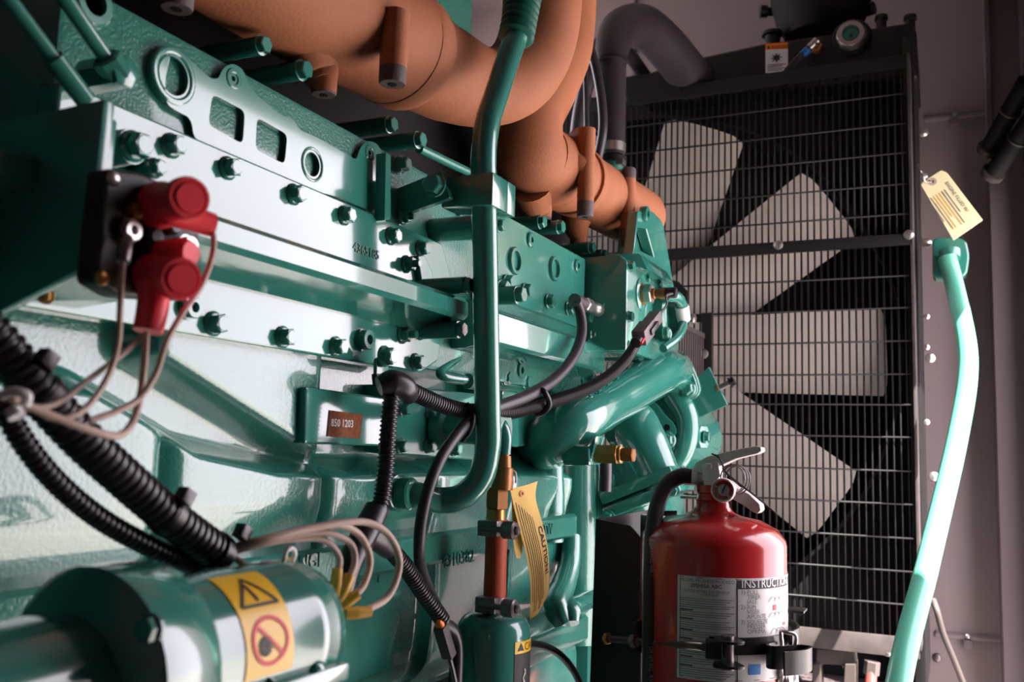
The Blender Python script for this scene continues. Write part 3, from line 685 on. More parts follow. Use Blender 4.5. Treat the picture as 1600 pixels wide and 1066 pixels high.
gl = thing('green_sleeved_lead', 'thin green sleeved lead looping past the front cover', 'lead', EP(1036, 545, xo+.03))
P = EPs([(1038, 463, xo+.02), (1056, 464, xo+.03), (1066, 480, xo+.03), (1068, 502, xo+.03), (1058, 527, xo+.03), (1036, 545, xo+.02)])
G().tube(P, [.011, .0105, .010, .0085, .008, .0075], 14, 50).done('sleeve', 'teal', gl)
G().lathe(EP(1065, 478, xo+.03), EP(1067, 490, xo+.03)-EP(1065, 478, xo+.03), [(0, .0125), (.028, .012)], 16).done('white_band', 'white', gl)

# ================================================================ radiator end
YG = 2.25; YN = 2.36
fcx = FP(986, 557, YN)
rad = thing('radiator', 'tall black radiator with top tank and fan shroud', 'radiator', (-.75, 2.6, 0))
xr_ = FP(1437, 560, 2.46).x
G().box((-1.45, 2.54, .72), (xr_-.02, 2.70, 2.20)).done('core', 'core', rad)
plate2d('shroud', [Vector((-1.45, .74)), Vector((xr_, .74)), Vector((xr_, 2.24)), Vector((-1.45, 2.24))], (0, 2.44, 0), XV, ZV, .02, 'blackm', rad, [circ((fcx.x, fcx.z), .655, 72)], bev=.001)
G().lathe((fcx.x, 2.45, fcx.z), (0, -1, 0), [(-.09, .652), (.06, .652), (.06, .66), (-.09, .66)], 72, cap=False).done('shroud_ring', 'black', rad)
# top tank, outline read on its front face
YT = 2.36
plateY('top_tank', [(1000, 118), (1062, 96), (1190, 68), (1424, 34), (1432, 48), (1434, 120), (1000, 160)], YT, .24, 'black', rad, r=.01, bev=.008)
G().box((xr_-.02, 2.34, .74), (xr_+.004, 2.72, FP(1434, 60, 2.36).z)).bevel(.003).done('side_channel', 'black', rad)
for py in (207, 275, 380, 560, 745):
    q = FP(1443+(py-207)*.03, py, 2.35); bolt(rad, q, (.25, -1, 0), .0115 if py != 275 else .007, 'round', 'zinc', 'side_bolt')
for py in (495, 543, 660): bolt(rad, FP(1448, py, 2.34), (.25, -1, 0), .007, 'round', 'zinc', 'side_screw')
# tank furniture
wl = plateY('warning_label', [(1196, 68), (1231, 66), (1231, 112), (1196, 114)], YT-.0015, .0012, 'white', rad, r=0, bev=.0003, label='white and orange warning label')
plateY('label_header', [(1196, 68), (1231, 66), (1231, 76), (1196, 78)], YT-.002, .001, 'orange', wl, r=0, bev=.0002)
text('label_text', '\u25b2 WARNING', .0125, 'ink', wl, flat(FP(1198, 76.5, YT-.0032), FP(1231, 74, YT)-FP(1198, 76, YT), ZV), sx=.72)
p = FP(1213, 90, YT-.0032)
st_ = []
for k in range(16):
    a = math.pi*2*k/16; q = (.018 if k % 2 == 0 else .007); st_.append(Vector((p.x+q*math.cos(a)*.9, p.z+q*math.sin(a)*.75)))
plateY('label_pictogram', st_, YT-.0025, .0006, 'ink', wl, r=0, world=True, bev=.0001)
for k in range(4):
    a, b = FP(1199, 102+k*3, YT), FP(1228-(k % 2)*6, 100+k*3, YT)
    plateY('label_line', [(1199, 101+k*3), (1228-(k % 2)*6, 99.2+k*3), (1228-(k % 2)*6, 100.4+k*3), (1199, 102.2+k*3)], YT-.0025, .0006, 'greyink', wl, r=0, bev=.0001)
p = FP(1331, 60, YT)
sg = G().lathe(p, (0, -1, 0), [(-.005, .040), (.012, .038), (.03, .034), (.034, .031), (.034, .021), (.022, .020)], 32, cap=False).done('sight_glass_ring', 'zinc', rad)
G().lathe(p, (0, -1, 0), [(.018, .0205), (.020, .0205)], 24).done('sight_glass', 'teal', sg); G().lathe(p, (0, -1, 0), [(.020, .004), (.022, .004)], 12).done('float_dot', 'ink', sg)
G().lathe(p, (0, -1, 0), [(-.01, .047), (.006, .047), (.014, .042)], 32).done('sight_glass_boss', 'black', sg)
p = FP(1277, 78, YT)
ft = G().lathe(p, (0, -1, -.1), [(-.01, .012), (.02, .012), (.02, .016), (.035, .016), (.035, .010), (.05, .010)], 6).done('brass_fitting', 'brass', rad)
hl = G().tube(FPs([(1276, 66, YT-.045), (1262, 78, YT-.045), (1240, 100, YT-.05), (1222, 122, YT-.06)]), .0095, 14, 16).done('overflow_hose', 'rubber'); tag(hl, 'thin black hose with a blue band on the radiator top tank', 'hose')
a, b = FP(1263, 77, YT-.045), FP(1254, 86, YT-.045); G().tube([a, b], .0105, 14, 2, False).done('blue_band', 'blueink', hl)
a, b = FP(1277, 63, YT-.045), FP(1265, 75, YT-.045); G().tube([a, b], .0105, 14, 2, False).done('crimp', 'zinc', hl)
# surge tank on top
yS = 2.50
sgt = thing('surge_tank', 'black bucket shaped surge tank on top of the radiator', 'tank', FP(1283, 52, yS))
p = FP(1283, 58, yS); r = pr(p, 70)
G().lathe(p, ZV, [(0, r*.78), (.01, r*.82), (.05, r*.98), (.10, r*1.08), (.16, r*1.12), (.40, r*1.12)], 40).done('tank_body', 'blackm', sgt)
for px in (1205, 1348):
    q = FP(px, 18, yS); G().lathe(q, (-1 if px < 1280 else 1, -.4, 0), [(-.05, .012), (.01, .012), (.011, .017), (.03, .017)], 16).done('tank_stub', 'black', sgt)
for px, py in ((1207, 60), (1377, 32), (1422, 32)):
    q = FP(px, py, 2.45); G().lathe(q-ZV*.03, ZV, [(0, .020), (.035, .020), (.037, .028), (.046, .027)] if px == 1207 else [(0, .012), (.03, .012), (.031, .016), (.042, .015)], 18).done('tank_cap', 'black', rad)
# lower frame of the radiator
G().box((-1.45, 2.30, .55), (xr_-.01, 2.72, .735)).bevel(.004).done('base_frame', 'walld', rad)
G().box((-1.45, 2.34, 0), (-1.2, 2.72, .56)).done('leg', 'black', rad); G().box((-.25, 2.45, 0), (xr_, 2.72, .56)).done('leg', 'black', rad)

# fan
fan = thing('radiator_fan', 'cream plastic bladed radiator fan behind the black guard', 'fan', (fcx.x, YN, fcx.z))
G().lathe((fcx.x, YN+.06, fcx.z), (0, -1, 0), [(0, .15), (.09, .15), (.10, .14), (.10, .06), (.13, .055)], 36).done('hub', 'cream', fan)
RT = .625
bg_ = G(); rows = []
for i in range(9):
    rr_ = .12+(RT-.12)*i/8; wd = .215-.012*(1-i/8); tw = math.radians(30-10*i/8); ring = []
    top = []; bot = []
    for k in range(9):
        s_ = (k/8-.5)*wd; cam_ = .016*(1-(2*k/8-1)**2)
        z_ = s_*math.cos(tw); y_ = -s_*math.sin(tw)*.75-cam_
        rx = rr_-(.012*(abs(2*k/8-1)**6) if i == 8 else 0)
        top.append(Vector((rx, y_-.003, z_))); bot.append(Vector((rx, y_+.003, z_)))
    rows.append(top+bot[::-1])
bg_.rings(rows)
bl = bg_.done('blade', 'cream', fan, angle=40); bc = WL[bl.name]
NB = 10
base = bl.matrix_basis.copy(); me = bl.data; off = bc.copy()   # blade built about the origin
for k in range(NB):
    o = bl if k == 0 else bpy.data.objects.new('blade', me)
    if k: COL.objects.link(o); o.parent = fan
    rot = Matrix.Rotation(-2*math.pi*k/NB, 4, 'Y'); o.rotation_euler = rot.to_euler(); o.location = rot @ off

# fan guard of welded wires, two panels with frames
gd = thing('fan_guard', 'black welded wire fan guard bolted in front of the radiator', 'guard', FP(1300, 1010, YG))
xR = FP(1428, 560, YG).x; xLg = -1.12
rows_px = [145, 192, 238, 287, 334, 431, 481, 533, 585, 633, 684, 737, 789, 842, 894, 946]
zrow = [FP(1428, v, YG).z for v in rows_px]
zT, zM, zB = FP(1428, 96, YG).z, FP(1428, 374, YG).z, FP(1428, 1000, YG).z
wr = .00225
def wire_mesh(L, axis):
    g = G(); d = Vector(axis); g.lathe(-d*L/2, d, [(0, wr), (L, wr)], 6); me = bpy.data.meshes.new('wire'); bmesh.ops.recalc_face_normals(g.b, faces=g.b.faces); g.b.to_mesh(me); g.b.free()
    me.materials.append(M['wire']); [setattr(p, 'use_smooth', True) for p in me.polygons]; return me
mu, ml, mh = wire_mesh(zT-zM, ZV), wire_mesh(zM-zB, ZV), wire_mesh(xR-xLg, XV)
nx = int((xR-xLg)/.01492)
for i in range(1, nx):
    x = xR-i*.01492
    reg(bpy.data.objects.new('wire', mu), gd, Vector((x, YG, (zT+zM)/2))); reg(bpy.data.objects.new('wire', ml), gd, Vector((x, YG+.004, (zM+zB)/2)))
for z in zrow: reg(bpy.data.objects.new('cross_wire', mh), gd, Vector(((xR+xLg)/2, YG-.0045, z)))
zt0 = FP(1428, 84, YG).z
G().prism([(xLg, YG-.006, zT-.022), (xR, YG-.006, zT-.012), (xR, YG-.006, zt0), (xLg, YG-.006, zt0)], (0, .008, 0)).bevel(.001).done('top_rail', 'black', gd)
plateY('corner_sheet', [(965, 122), (1062, 108), (1062, 152), (1000, 162), (965, 162)], YG-.008, .003, 'black', gd, r=.002, bev=.0005)
G().box((xR-.002, YG-.012, zB-.02), (xR+.004, YG+.10, zt0)).bevel(.001).done('side_rail', 'dust', gd)
mb = G().prism([(xLg, YG-.012, zM-.020), (xR+.002, YG-.012, zM-.014), (xR+.002, YG-.012, zM+.012), (xLg, YG-.012, zM+.012)], (0, .010, 0)).bevel(.001).done('middle_rail', 'black', gd)
for px, py in ((1216, 383), (1420, 367)): bolt(mb, FP(px, py, YG-.012), (0, -1, 0), .0115, 'round', 'zinc', 'rail_bolt')
G().box((xLg, YG-.008, zB-.038), (xR, YG+.003, zB+.004)).bevel(.001).done('bottom_rail', 'dust', gd)
for px in (1388, 1398): bolt(gd, FP(px, 1022, YG), (0, -.3, -1), .010, 'round', 'zinc', 'rail_bolt')
# belt guard beside the pump: box of thin slats
xg = -.525
bgd = thing('belt_guard', 'dark slatted belt guard between engine and radiator', 'guard', EP(1090, 700, xg))
zt1 = EP(1098, 521, xg).z; zt0b = EP(1058, 488, xg).z; zb1 = EP(1098, 720, xg).z
ya, yb_ = 1.80, 2.185
for i in range(20):
    y = ya+(yb_-ya)*i/19
    G().box((xg-.004, y-.0055, zb1), (xg, y+.0055, zt1-.006)).done('slat', 'dust', bgd)
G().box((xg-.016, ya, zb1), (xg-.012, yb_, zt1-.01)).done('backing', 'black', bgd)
G().box((xg-.02, ya, zt1-.012), (xg+.004, yb_, zt1)).bevel(.001).done('top_edge', 'dust', bgd)
q0, q1 = FP(1096, 489, 2.19), FP(1112, 489, 2.19)
G().box((q0.x, 2.19, .72), (q1.x, 2.21, q0.z)).bevel(.001).done('post', 'black', bgd)
for px, py in ((1083, 498), (1099, 553), (1106, 698)): bolt(bgd, FP(px, py, 2.186) if px > 1090 else EP(px, py, xg), (0, -1, 0) if px > 1090 else XV, .012, 'round', 'zinc', 'guard_bolt')
plateY('guard_tab', [(1090, 686), (1113, 686), (1113, 712), (1090, 712)], 2.187, .004, 'black', bgd, r=.002)
plateY('guard_corner', [(1050, 437), (1060, 440), (1074, 455), (1074, 490), (1112, 494), (1112, 505), (1050, 500)], 2.215, .01, 'black', bgd, r=.002, bev=.001)

# big radiator hose
rh = thing('radiator_hose', 'thick black radiator hose arching over to the top tank', 'hose', FP(957, 260, 1.75))
P = FPs([(957, 246, 1.75), (957, 200, 1.76), (956, 140, 1.78), (955, 90, 1.80), (968, 48, 1.88), (1005, 42, 2.02), (1045, 78, 2.16), (1085, 128, 2.32)])
G().tube(P, [pr(p, k) for p, k in zip(P, (19, 20, 22, 25, 31, 33, 33, 32))], 28, 80).done('hose_body', 'rubberhose', rh)
for (a, b) in (((955, 97), (955, 90)), ((956, 158), (956, 150))):
    p, q = FP(*a, 1.785), FP(*b, 1.785); r = pr(p, 24.5 if a[1] < 120 else 22.5)
    G().lathe(p, q-p, [(-.002, r*.9), (-.002, r*1.04), (.004, r*1.04), (.004, r*.9)], 28).done('cable_tie', 'plastic', rh)
p = FP(957, 232, 1.752); G().lathe(p, ZV, [(-.009, pr(p, 20.5)), (.009, pr(p, 20.8))], 28).done('silver_band', 'zinc', rh)
p = FP(957, 252, 1.75); r = pr(p, 22); G().lathe(p, ZV, [(-.006, r*.9), (-.006, r), (.007, r), (.007, r*.9)], 28).done('hose_clamp', 'blackm', rh)
G().lathe(p+ZV*.0, ZV, [(-.05, r*.8), (0, r*.8)], 24).done('outlet_neck', 'smooth', rh)
G().obox(FP(970, 254, 1.72), XV, YV, ZV, .016, .02, .012).bevel(.002).done('clamp_screw', 'steel', rh)
for l, rp_, nm, lab in ((((918, 60, 1.72), (932, 110, 1.70), (941, 165, 1.69), (942, 205, 1.69), (934, 250, 1.70)), 7, 'vent_hose', 'thin black vent hose curving beside the radiator hose'),
                    (((914, 90, 1.85), (916, 140, 1.85), (917, 205, 1.85)), 4.5, 'fuel_line', 'thin straight dark line behind the manifold lug'),
                    (((900, 240, 2.0), (906, 180, 2.0), (920, 120, 2.0), (935, 70, 2.05), (975, 78, 2.2), (1012, 125, 2.36)), 12, 'bypass_hose', 'dark bypass hose behind the vent hose')):
    P = FPs(l); tag(G().tube(P, pr(P[0], rp_), 14, 30).done(nm, 'rubberhose'), lab, 'hose')

# sunlit green pipe beside the radiator
vp = thing('vent_pipe', 'tall bent pale green pipe beside the radiator guard', 'pipe', (-.12, 1.30, 0))
pe = FP(1402, 1080, 1.62)
P = FPs([(1480, 402, 2.28), (1490, 440, 2.27), (1511, 540, 2.19), (1512, 588, 2.15), (1497, 680, 2.05), (1450, 880, 1.82)]) + [pe, pe+Vector((-.055, -.18, -.45)), Vector((pe.x-.07, pe.y-.25, .0))]
G().tube(P, .0195, 26, 140).done('pipe', 'pipegreen', vp)
g = G(); pl = [(1457, 372), (1496, 370), (1510, 376), (1515, 400), (1511, 428), (1498, 437), (1457, 435)]
plateY('socket_block', pl, 2.30, .05, 'teal', vp, r=.012, bev=.004)
G().lathe(FP(1484, 396, 2.29), FP(1488, 430, 2.27)-FP(1484, 396, 2.29), [(-.004, .023), (.008, .022), (.014, .020)], 24).done('weld_collar', 'teal', vp)
# bits below the guard
bk_ = thing('support_bracket', 'dusty tan steel bracket under the fan guard', 'bracket', FP(1305, 1066, 2.24))
plateY('bracket_face', [(1276, 1014), (1328, 1016), (1336, 1024), (1337, 1046), (1316, 1046), (1316, 1040), (1286, 1038), (1278, 1044), (1274, 1044)], 2.26, .05, 'tan', bk_, r=.004, bev=.002)
for a in ((1270, 1038, 1282, 1110), (1320, 1038, 1337, 1110)):
    plateY('bracket_leg', [(a[0], a[1]), (a[2], a[1]), (a[2], a[3]), (a[0]-4, a[3])], 2.25, .06, 'tan', bk_, r=.002, bev=.002)
rd = thing('drain_hose', 'red drain hose with a steel nut below the fan guard', 'hose', FP(1360, 1090, 2.24))
a, b = FP(1362, 1044, 2.25), FP(1358, 1110, 2.22)
G().tube([a, a.lerp(b, .5), b], pr(a, 8.5), 16, 8).done('hose', 'hosered', rd); hexbar(G(), FP(1363, 1033, 2.25), a-FP(1363, 1033, 2.25), pr(a, 12), .03).done('nut', 'tan', rd)
cbl = G().tube(FPs([(1458, 938, 2.5), (1464, 955, 2.48), (1472, 985, 2.5), (1490, 1030, 2.55), (1512, 1085, 2.6)]), .0075, 10, 30).done('sense_cable', 'tan'); tag(cbl, 'thin grey cable drooping down the end wall', 'cable')

# ================================================================ left foreground: control box, relay, boots
cb = thing('control_box', 'dark green steel control box with a bright front edge', 'box', FP(60, 480, .36))
Y0 = .352
G().prism(FPs([(-160, 228, Y0), (163, 154, Y0), (134, 415, Y0), (-160, 570, Y0)]), (0, .0075, 0)).bevel(.001).done('front_panel', 'teal', cb)
G().prism(FPs([(-160, 240, Y0+.0075), (140, 170, Y0+.0075), (118, 405, Y0+.0075), (-160, 545, Y0+.0075)]), (0, .02, 0)).bevel(.002).done('box_body', 'teal', cb)
q = FP(20, 478, Y0+.01); G().prism(FPs([(30, 462, Y0+.016), (130, 420, Y0+.016), (190, 462, Y0+.06), (120, 475, Y0+.06)]), (0, 0, -.003)).done('bottom_lip', 'teal', cb)
bolt(cb, FP(72, 462, Y0+.012), (.4, -1, -.2), .005, 'hex', 'brass')
XRY = -.405
ry = thing('relay', 'black bakelite relay with exposed terminals beside the green box', 'relay', EP(220, 460, XRY))
plateX('relay_base', [(168, 262), (222, 270), (312, 312), (313, 440), (292, 470), (190, 463), (150, 440)], XRY, .016, 'bakelite', ry, r=.004, bev=.002)
bolt(ry, EP(177, 279, XRY), XV, .0042, 'round', 'zinc', 'screw'); bolt(ry, EP(159, 435, XRY), XV, .0042, 'round', 'brass', 'screw'); bolt(ry, EP(291, 470, XRY+.004), XV, .003, 'round', 'zinc', 'screw')
G().lathe(EP(203, 331, XRY), XV, [(-.002, .0042), (.006, .0042), (.007, .003)], 14).done('stud', 'bronze', ry)
bolt(ry, EP(200, 361, XRY+.002), XV, .0065, 'sleeve', 'zinc', 'terminal_nut')
for a, b, r in ((233, 372, .006), (222, 388, .004), (262, 355, .005)): G().lathe(EP(a, b, XRY), XV, [(-.002, r), (.005, r), (.007, r*.7)], 16).done('terminal_base', 'plastic', ry)
bolt(ry, EP(288, 386, XRY+.004), XV, .007, 'sleeve', 'zinc', 'terminal_nut')
def boot(base, cap, r_, barrel, rb, lab):
    t = thing('terminal_boot', lab, 'boot', EP(*base, XRY), 'red boots on the relay')
    p = EP(*base, XRY+.003); q = EP(*cap, XRY+.042); d = (q-p).normalized(); L = (q-p).length
    G().lathe(p, d, [(0, r_*1.14), (L*.18, r_*1.14), (L*.24, r_*1.0), (L*.8, r_*.92), (L*.82, r_*1.02), (L*.95, r_*1.02), (L, r_*.96), (L, r_*.80), (L*.985, r_*.78), (L*.985, r_*.72), (L*1.02, r_*.66), (L*1.02, .0002)], 28, cap=False).done('boot_body', 'boot', t)
    P = [EP(*b_) for b_ in barrel]; G().tube(P, [rb*1.05, rb, rb*.95], 20, 12).done('boot_barrel', 'boot', t)
    return t, P[-1]
t1_, w1 = boot((247, 322), (297, 309), .0115, [(262, 330, XRY+.018), (300, 342, XRY+.022), (331, 352, XRY+.026)], .0072, 'upper red rubber terminal boot with its barrel pointing sideways')
t2_, w2 = boot((240, 432), (284, 436), .0112, [(242, 445, XRY+.018), (238, 485, XRY+.02), (231, 518, XRY+.02)], .0082, 'lower red rubber terminal boot with its barrel hanging down')
G().lathe(EP(265, 398, XRY+.012), XV, [(-.01, .0085), (.012, .0085), (.016, .0065)], 20).done('boot_dome', 'boot', t2_)
# beige leads
def lead(name, pts, mt, rpx, lab, cat='wire', group=None, n=60, x=None):
    P = [EP(*p) for p in pts]; r = pr(P[len(P)//2], rpx)
    o = G().tube(P, r, 12, n).done(name, mt); tag(o, lab, cat, group); return o
wA = lead('relay_lead', [(196, 366, -.398), (193, 395, -.392), (189, 450, -.385), (183, 545, -.38), (165, 595, -.375), (128, 642, -.37), (90, 655, -.37), (40, 632, -.372)], 'beige', 5.2, 'beige lead dropping from the bare relay terminal')
G().tube(EPs([(197, 372, -.396), (194, 392, -.392), (192, 410, -.39)]), [.0036, .0042, .0036], 12, 10).done('crimp_lug', 'steel', wA)
lead('relay_lead', [(228, 520, -.383), (226, 560, -.38), (219, 620, -.375), (206, 662, -.37), (184, 681, -.366), (140, 672, -.365), (70, 645, -.368), (20, 624, -.37)], 'beige', 6.2, 'thick beige lead looping down from the lower red boot')
lead('relay_lead', [(331, 352, -.377), (334, 385, -.375), (318, 440, -.374), (285, 490, -.374), (262, 530, -.373), (243, 585, -.37), (218, 622, -.37), (188, 640, -.37), (140, 658, -.372)], 'beige', 5, 'beige lead swinging down from the upper red boot')
lead('relay_lead', [(222, 526, -.386), (190, 555, -.384), (140, 592, -.38), (85, 632, -.376), (30, 640, -.374)], 'beige', 5, 'beige lead running across from the lower red boot to the black conduit')
tw = thing('tie_clip', 'pale wire tie around the beige leads at the black conduit', 'cable tie', EP(22, 640, -.372))
G().tube(EPs([(2, 618, -.372), (20, 612, -.366), (42, 618, -.362), (40, 632, -.364)]), .0022, 10, 20).done('tie_band', 'whitewire', tw)
G().tube(EPs([(20, 640, -.362), (26, 652, -.36)]), .0034, 12, 4, False).done('tie_head', 'whitewire', tw)
# two steel fuel tubes with a union at the top left
for l, rp_, lab in ((((-30, -62, -.47), (30, 20, -.47), (118, 136, -.47)), 12, 'dark green fuel tube slanting down to the green control box'),
                    (((62, -60, -.475), (110, 10, -.475), (170, 96, -.478)), 13, 'dark green fuel tube ending in a faceted union nut')):
    P = EPs(l); t = thing('fuel_tube', lab, 'tube', P[-1], 'fuel tubes at the head corner')
    G().tube(P, pr(P[1], rp_), 16, 16).done('tube', 'teal', t)
    d = (P[-1]-P[-2]).normalized()
    if 'union' in lab:
        hexbar(G(), P[-1]-d*.004, d, pr(P[-1], 24), .016, rot=.3).done('union_nut', 'teal', t)
        G().lathe(EP(186, 112, -.478), XV, [(-.03, .011), (.006, .011), (.007, .009)], 6).done('banjo_bolt', 'teal', t)
    else: G().lathe(P[-1]-d*.02, d, [(0, .0062), (.03, .0062)], 16).done('sleeve', 'teal', t)

# ================================================================ corrugated wiring conduits
def conduit(name, pts, rpx, lab, per=.0042, dp=.0012, mt='plastic', n=120, ties=()):
    P = [EP(*p) for p in pts]; t = thing(name, lab, 'conduit', P[-1])
    rr = [pr(p, rpx) for p in P]; rm = sum(rr)/len(rr)
    G().tube(P, rm, 20, n, rib=(per, dp)).done('sleeve', mt, t)
    for a, b, x in ties:
        p, q = EP(*a, x), EP(*b, x); d = (q-p).normalized()
        G().lathe(p, d, [(-.003, rm*.95), (-.003, rm*1.07), (.003, rm*1.07), (.003, rm*.95)], 22).done('cable_tie', 'plastic', t)
    return t, rm
ct, rm = conduit('wiring_conduit', [(-60, 480, -.415), (0, 540, -.412), (50, 600, -.41), (120, 678, -.408), (200, 752, -.405), (280, 820, -.402), (350, 870, -.40)], 33, 'thick black corrugated wiring conduit crossing in front of the block', .0052, .0013,
    ties=(((66, 618), (72, 625), -.41), ((262, 806), (269, 812), -.403), ((338, 862), (345, 867), -.40)))
for a, x in (((72, 562), -.395), ((289, 776), -.392), ((379, 832), -.39)):
    c = EP(*a, x); dv = (EP(350, 870, -.4)-EP(200, 752, -.4)).normalized()
    G().obox(c, dv, XV, dv.cross(XV), .0085, .008, .0085).bevel(.001).done('tie_head', 'plastic', ct)
conduit('wiring_conduit', [(0, 618, -.415), (30, 680, -.415), (80, 745, -.415), (150, 806, -.415), (230, 852, -.413), (320, 890, -.41)], 18, 'slimmer black corrugated conduit hanging below the thick one', .0040, .0010)
# beige loops to the starter terminals
XS = -.37
loops = [([(365, 862, -.398), (400, 852, -.39), (460, 842, -.38), (508, 845, -.372), (530, 873, -.368), (526, 903, -.366)], 'innermost beige loop wire to the starter terminals'),
         ([(365, 860, -.398), (400, 850, -.388), (470, 834, -.376), (519, 834, -.368), (550, 853, -.364), (554, 882, -.362), (541, 912, -.362)], 'second beige loop wire to the starter terminals'),
         ([(365, 858, -.398), (400, 848, -.386), (480, 827, -.372), (530, 821, -.364), (564, 839, -.360), (578, 876, -.358), (567, 916, -.358), (548, 936, -.36)], 'third beige loop wire to the starter terminals'),
         ([(365, 855, -.398), (400, 846, -.384), (500, 823, -.368), (575, 817, -.358), (610, 840, -.353), (624, 880, -.351), (608, 930, -.352), (566, 957, -.356)], 'outermost beige loop wire to the starter terminals')]
for l, lab in loops:
    o = lead('starter_lead', l, 'beige', 5.6, lab)
    p, q = EP(*l[-1]), EP(*l[-2]); d = (EP(525, 945, -.37)-p).normalized()
    if (EP(525, 945, -.37)-p).length > .05: d = (p-q).normalized()
    d = (p-q).normalized().lerp(d, .5).normalized()
    G().tube([p-d*.006, p+d*.004, p+d*.012], [.0034, .0042, .0036], 14, 8).done('ring_terminal', 'yellowterm', o)
o = lead('starter_lead', [(362, 868, -.398), (385, 884, -.388), (415, 889, -.38), (445, 882, -.375)], 'beige', 5, 'short beige wire with a white looped end on the starter')
G().tube(EPs([(445, 880, -.375), (447, 862, -.372), (456, 857, -.371), (461, 866, -.371), (456, 878, -.373)]), .0014, 10, 24).done('looped_end', 'whitewire', o)
G().tube(EPs([(436, 884, -.375), (446, 880, -.374), (452, 878, -.373)]), [.0030, .0038, .0030], 12, 8).done('crimp', 'yellowterm', o)

# harness over the engine side
XV_ = -.475
vc, _ = conduit('wiring_conduit', [(618, 604, XV_), (612, 622, XV_), (606, 680, XV_), (602, 740, XV_), (594, 790, XV_), (580, 822, XV_)], 14, 'upright black corrugated conduit hanging from the small black clip', .0042, .0014)
cl = thing('conduit_clip', 'small black clip holding the conduit elbow under the bolted tab', 'clip', EP(605, 610, -.49))
plateX('clip_tab', [(589, 560), (607, 553), (608, 592), (588, 592)], -.492, .004, 'teal', cl, r=.003, bev=.0008)
bolt(cl, EP(600, 557, -.49), XV, .0105, 'flange')
plateX('clip_arm', [(588, 584), (606, 584), (608, 600), (590, 604)], -.488, .006, 'plastic', cl, r=.002, bev=.001)
G().tube(EPs([(592, 604, -.482), (612, 598, -.474), (632, 606, -.468), (640, 620, -.47)]), [.009, .0125, .0115, .009], 18, 24).done('clip_shell', 'plastic', cl)
hc, rh_ = conduit('wiring_conduit', [(636, 608, -.468), (665, 622, -.466), (700, 636, -.462), (740, 644, -.458), (790, 645, -.454), (835, 635, -.452), (880, 622, -.45), (925, 604, -.446), (960, 580, -.442), (982, 556, -.438), (994, 536, -.432)], 11, 'black corrugated conduit running to the grey connector across the engine side', .0040, .0011,
    ties=(((738, 644), (743, 644.5), -.458), ((851, 632), (856, 630), -.451)))
G().tube(EPs([(838, 606, -.455), (850, 612, -.44), (858, 630, -.438), (850, 644, -.445), (836, 648, -.455)]), .0035, 10, 24).done('cable_tie', 'plastic', hc)
G().tube(EPs([(730, 630, -.452), (740, 650, -.444), (736, 672, -.445), (722, 690, -.455)]), .0022, 8, 20).done('cable_tie', 'plastic', hc)
sl = thing('sleeved_hose', 'smooth black sleeved line bending up to a steel hose fitting', 'hose', EP(760, 650, -.45))
P = EPs([(742, 648, -.455), (785, 634, -.452), (830, 616, -.45), (872, 588, -.452), (900, 550, -.456), (909, 515, -.462), (906, 488, -.468), (900, 470, -.472)])
G().tube(P, pr(P[3], 9), 16, 70).done('sleeve', 'rubberhose', sl)
a, b = EP(899, 469, -.472), EP(938, 486, -.50); d = (b-a).normalized()
L = (b-a).length
G().lathe(a, d, [(-.004, .009), (.30*L, .009), (.30*L, .0085), (.34*L, .0085)], 16).done('crimp_ferrule', 'steel', sl); hexbar(G(), a+d*.33*L, d, .0105, .22*L).done('hex_nut', 'zinc', sl)
G().lathe(a+d*.54*L, d, [(0, .008), (.16*L, .008), (.18*L, .0105), (.36*L, .0105), (.40*L, .008), (.5*L, .008)], 16).done('adapter', 'zinc', sl)
lw = G().tube(EPs([(738, 652, -.452), (712, 682, -.45), (686, 722, -.45), (668, 768, -.452), (658, 815, -.456), (655, 860, -.463), (659, 892, -.480), (672, 925, -.498), (690, 965, -.505)]), pr(EP(686, 722, -.45), 9.5), 16, 60).done('sleeved_line', 'rubber'); tag(lw, 'smooth black line curving down behind the green tube bend', 'hose')
sp = thing('harness_branch', 'black plastic three way conduit branch above the beige loops', 'connector', EP(585, 850, XV_))
G().tube(EPs([(588, 796, XV_), (576, 822, XV_), (562, 850, XV_)]), [.0115, .0125, .0115], 18, 10).done('branch_body', 'plastic', sp)
G().tube(EPs([(572, 832, XV_), (590, 842, XV_), (608, 856, XV_)]), [.011, .0118, .0108], 18, 10).done('branch_arm', 'plastic', sp)
G().tube(EPs([(562, 850, XV_), (545, 885, XV_), (534, 930, XV_)]), [.0112, .0112, .010], 18, 14).done('branch_tail', 'plastic', sp)
for a, b in (((596, 790), (578, 786)), ((612, 850), (600, 862))):
    p = EP(*a, XV_)
lc, _ = conduit('wiring_conduit', [(606, 854, XV_), (632, 884, XV_), (660, 925, XV_), (685, 960, -.472), (693, 972, -.47)], 13.5, 'black corrugated conduit slanting down to the grey plug', .0042, .0013)
gp = thing('harness_plug', 'grey plug with an orange seal at the end of the slanting conduit', 'connector', EP(695, 1010, -.465))
a, b = EP(688, 978, -.464), EP(702, 1026, -.462); ax = (b-a).normalized(); ay = XV.cross(ax)
G().obox(a.lerp(b, .5), ax, ay, XV, (b-a).length, .0115, .012).bevel(.0015).done('plug_body', 'dust', gp)
G().lathe(a-ax*.006, ax, [(0, .002), (.004, .0045), (.008, .0045)], 14).done('seal', 'orange', gp)
G().tube(EPs([(690, 975, -.475), (706, 985, -.472), (713, 1010, -.47), (712, 1070, -.465)]), .0075, 12, 20).done('tail', 'plastic', gp)
G().tube([b, EP(708, 1050, -.462), EP(716, 1090, -.462)], .0025, 8, 12).done('tail_wire', 'plastic', gp)

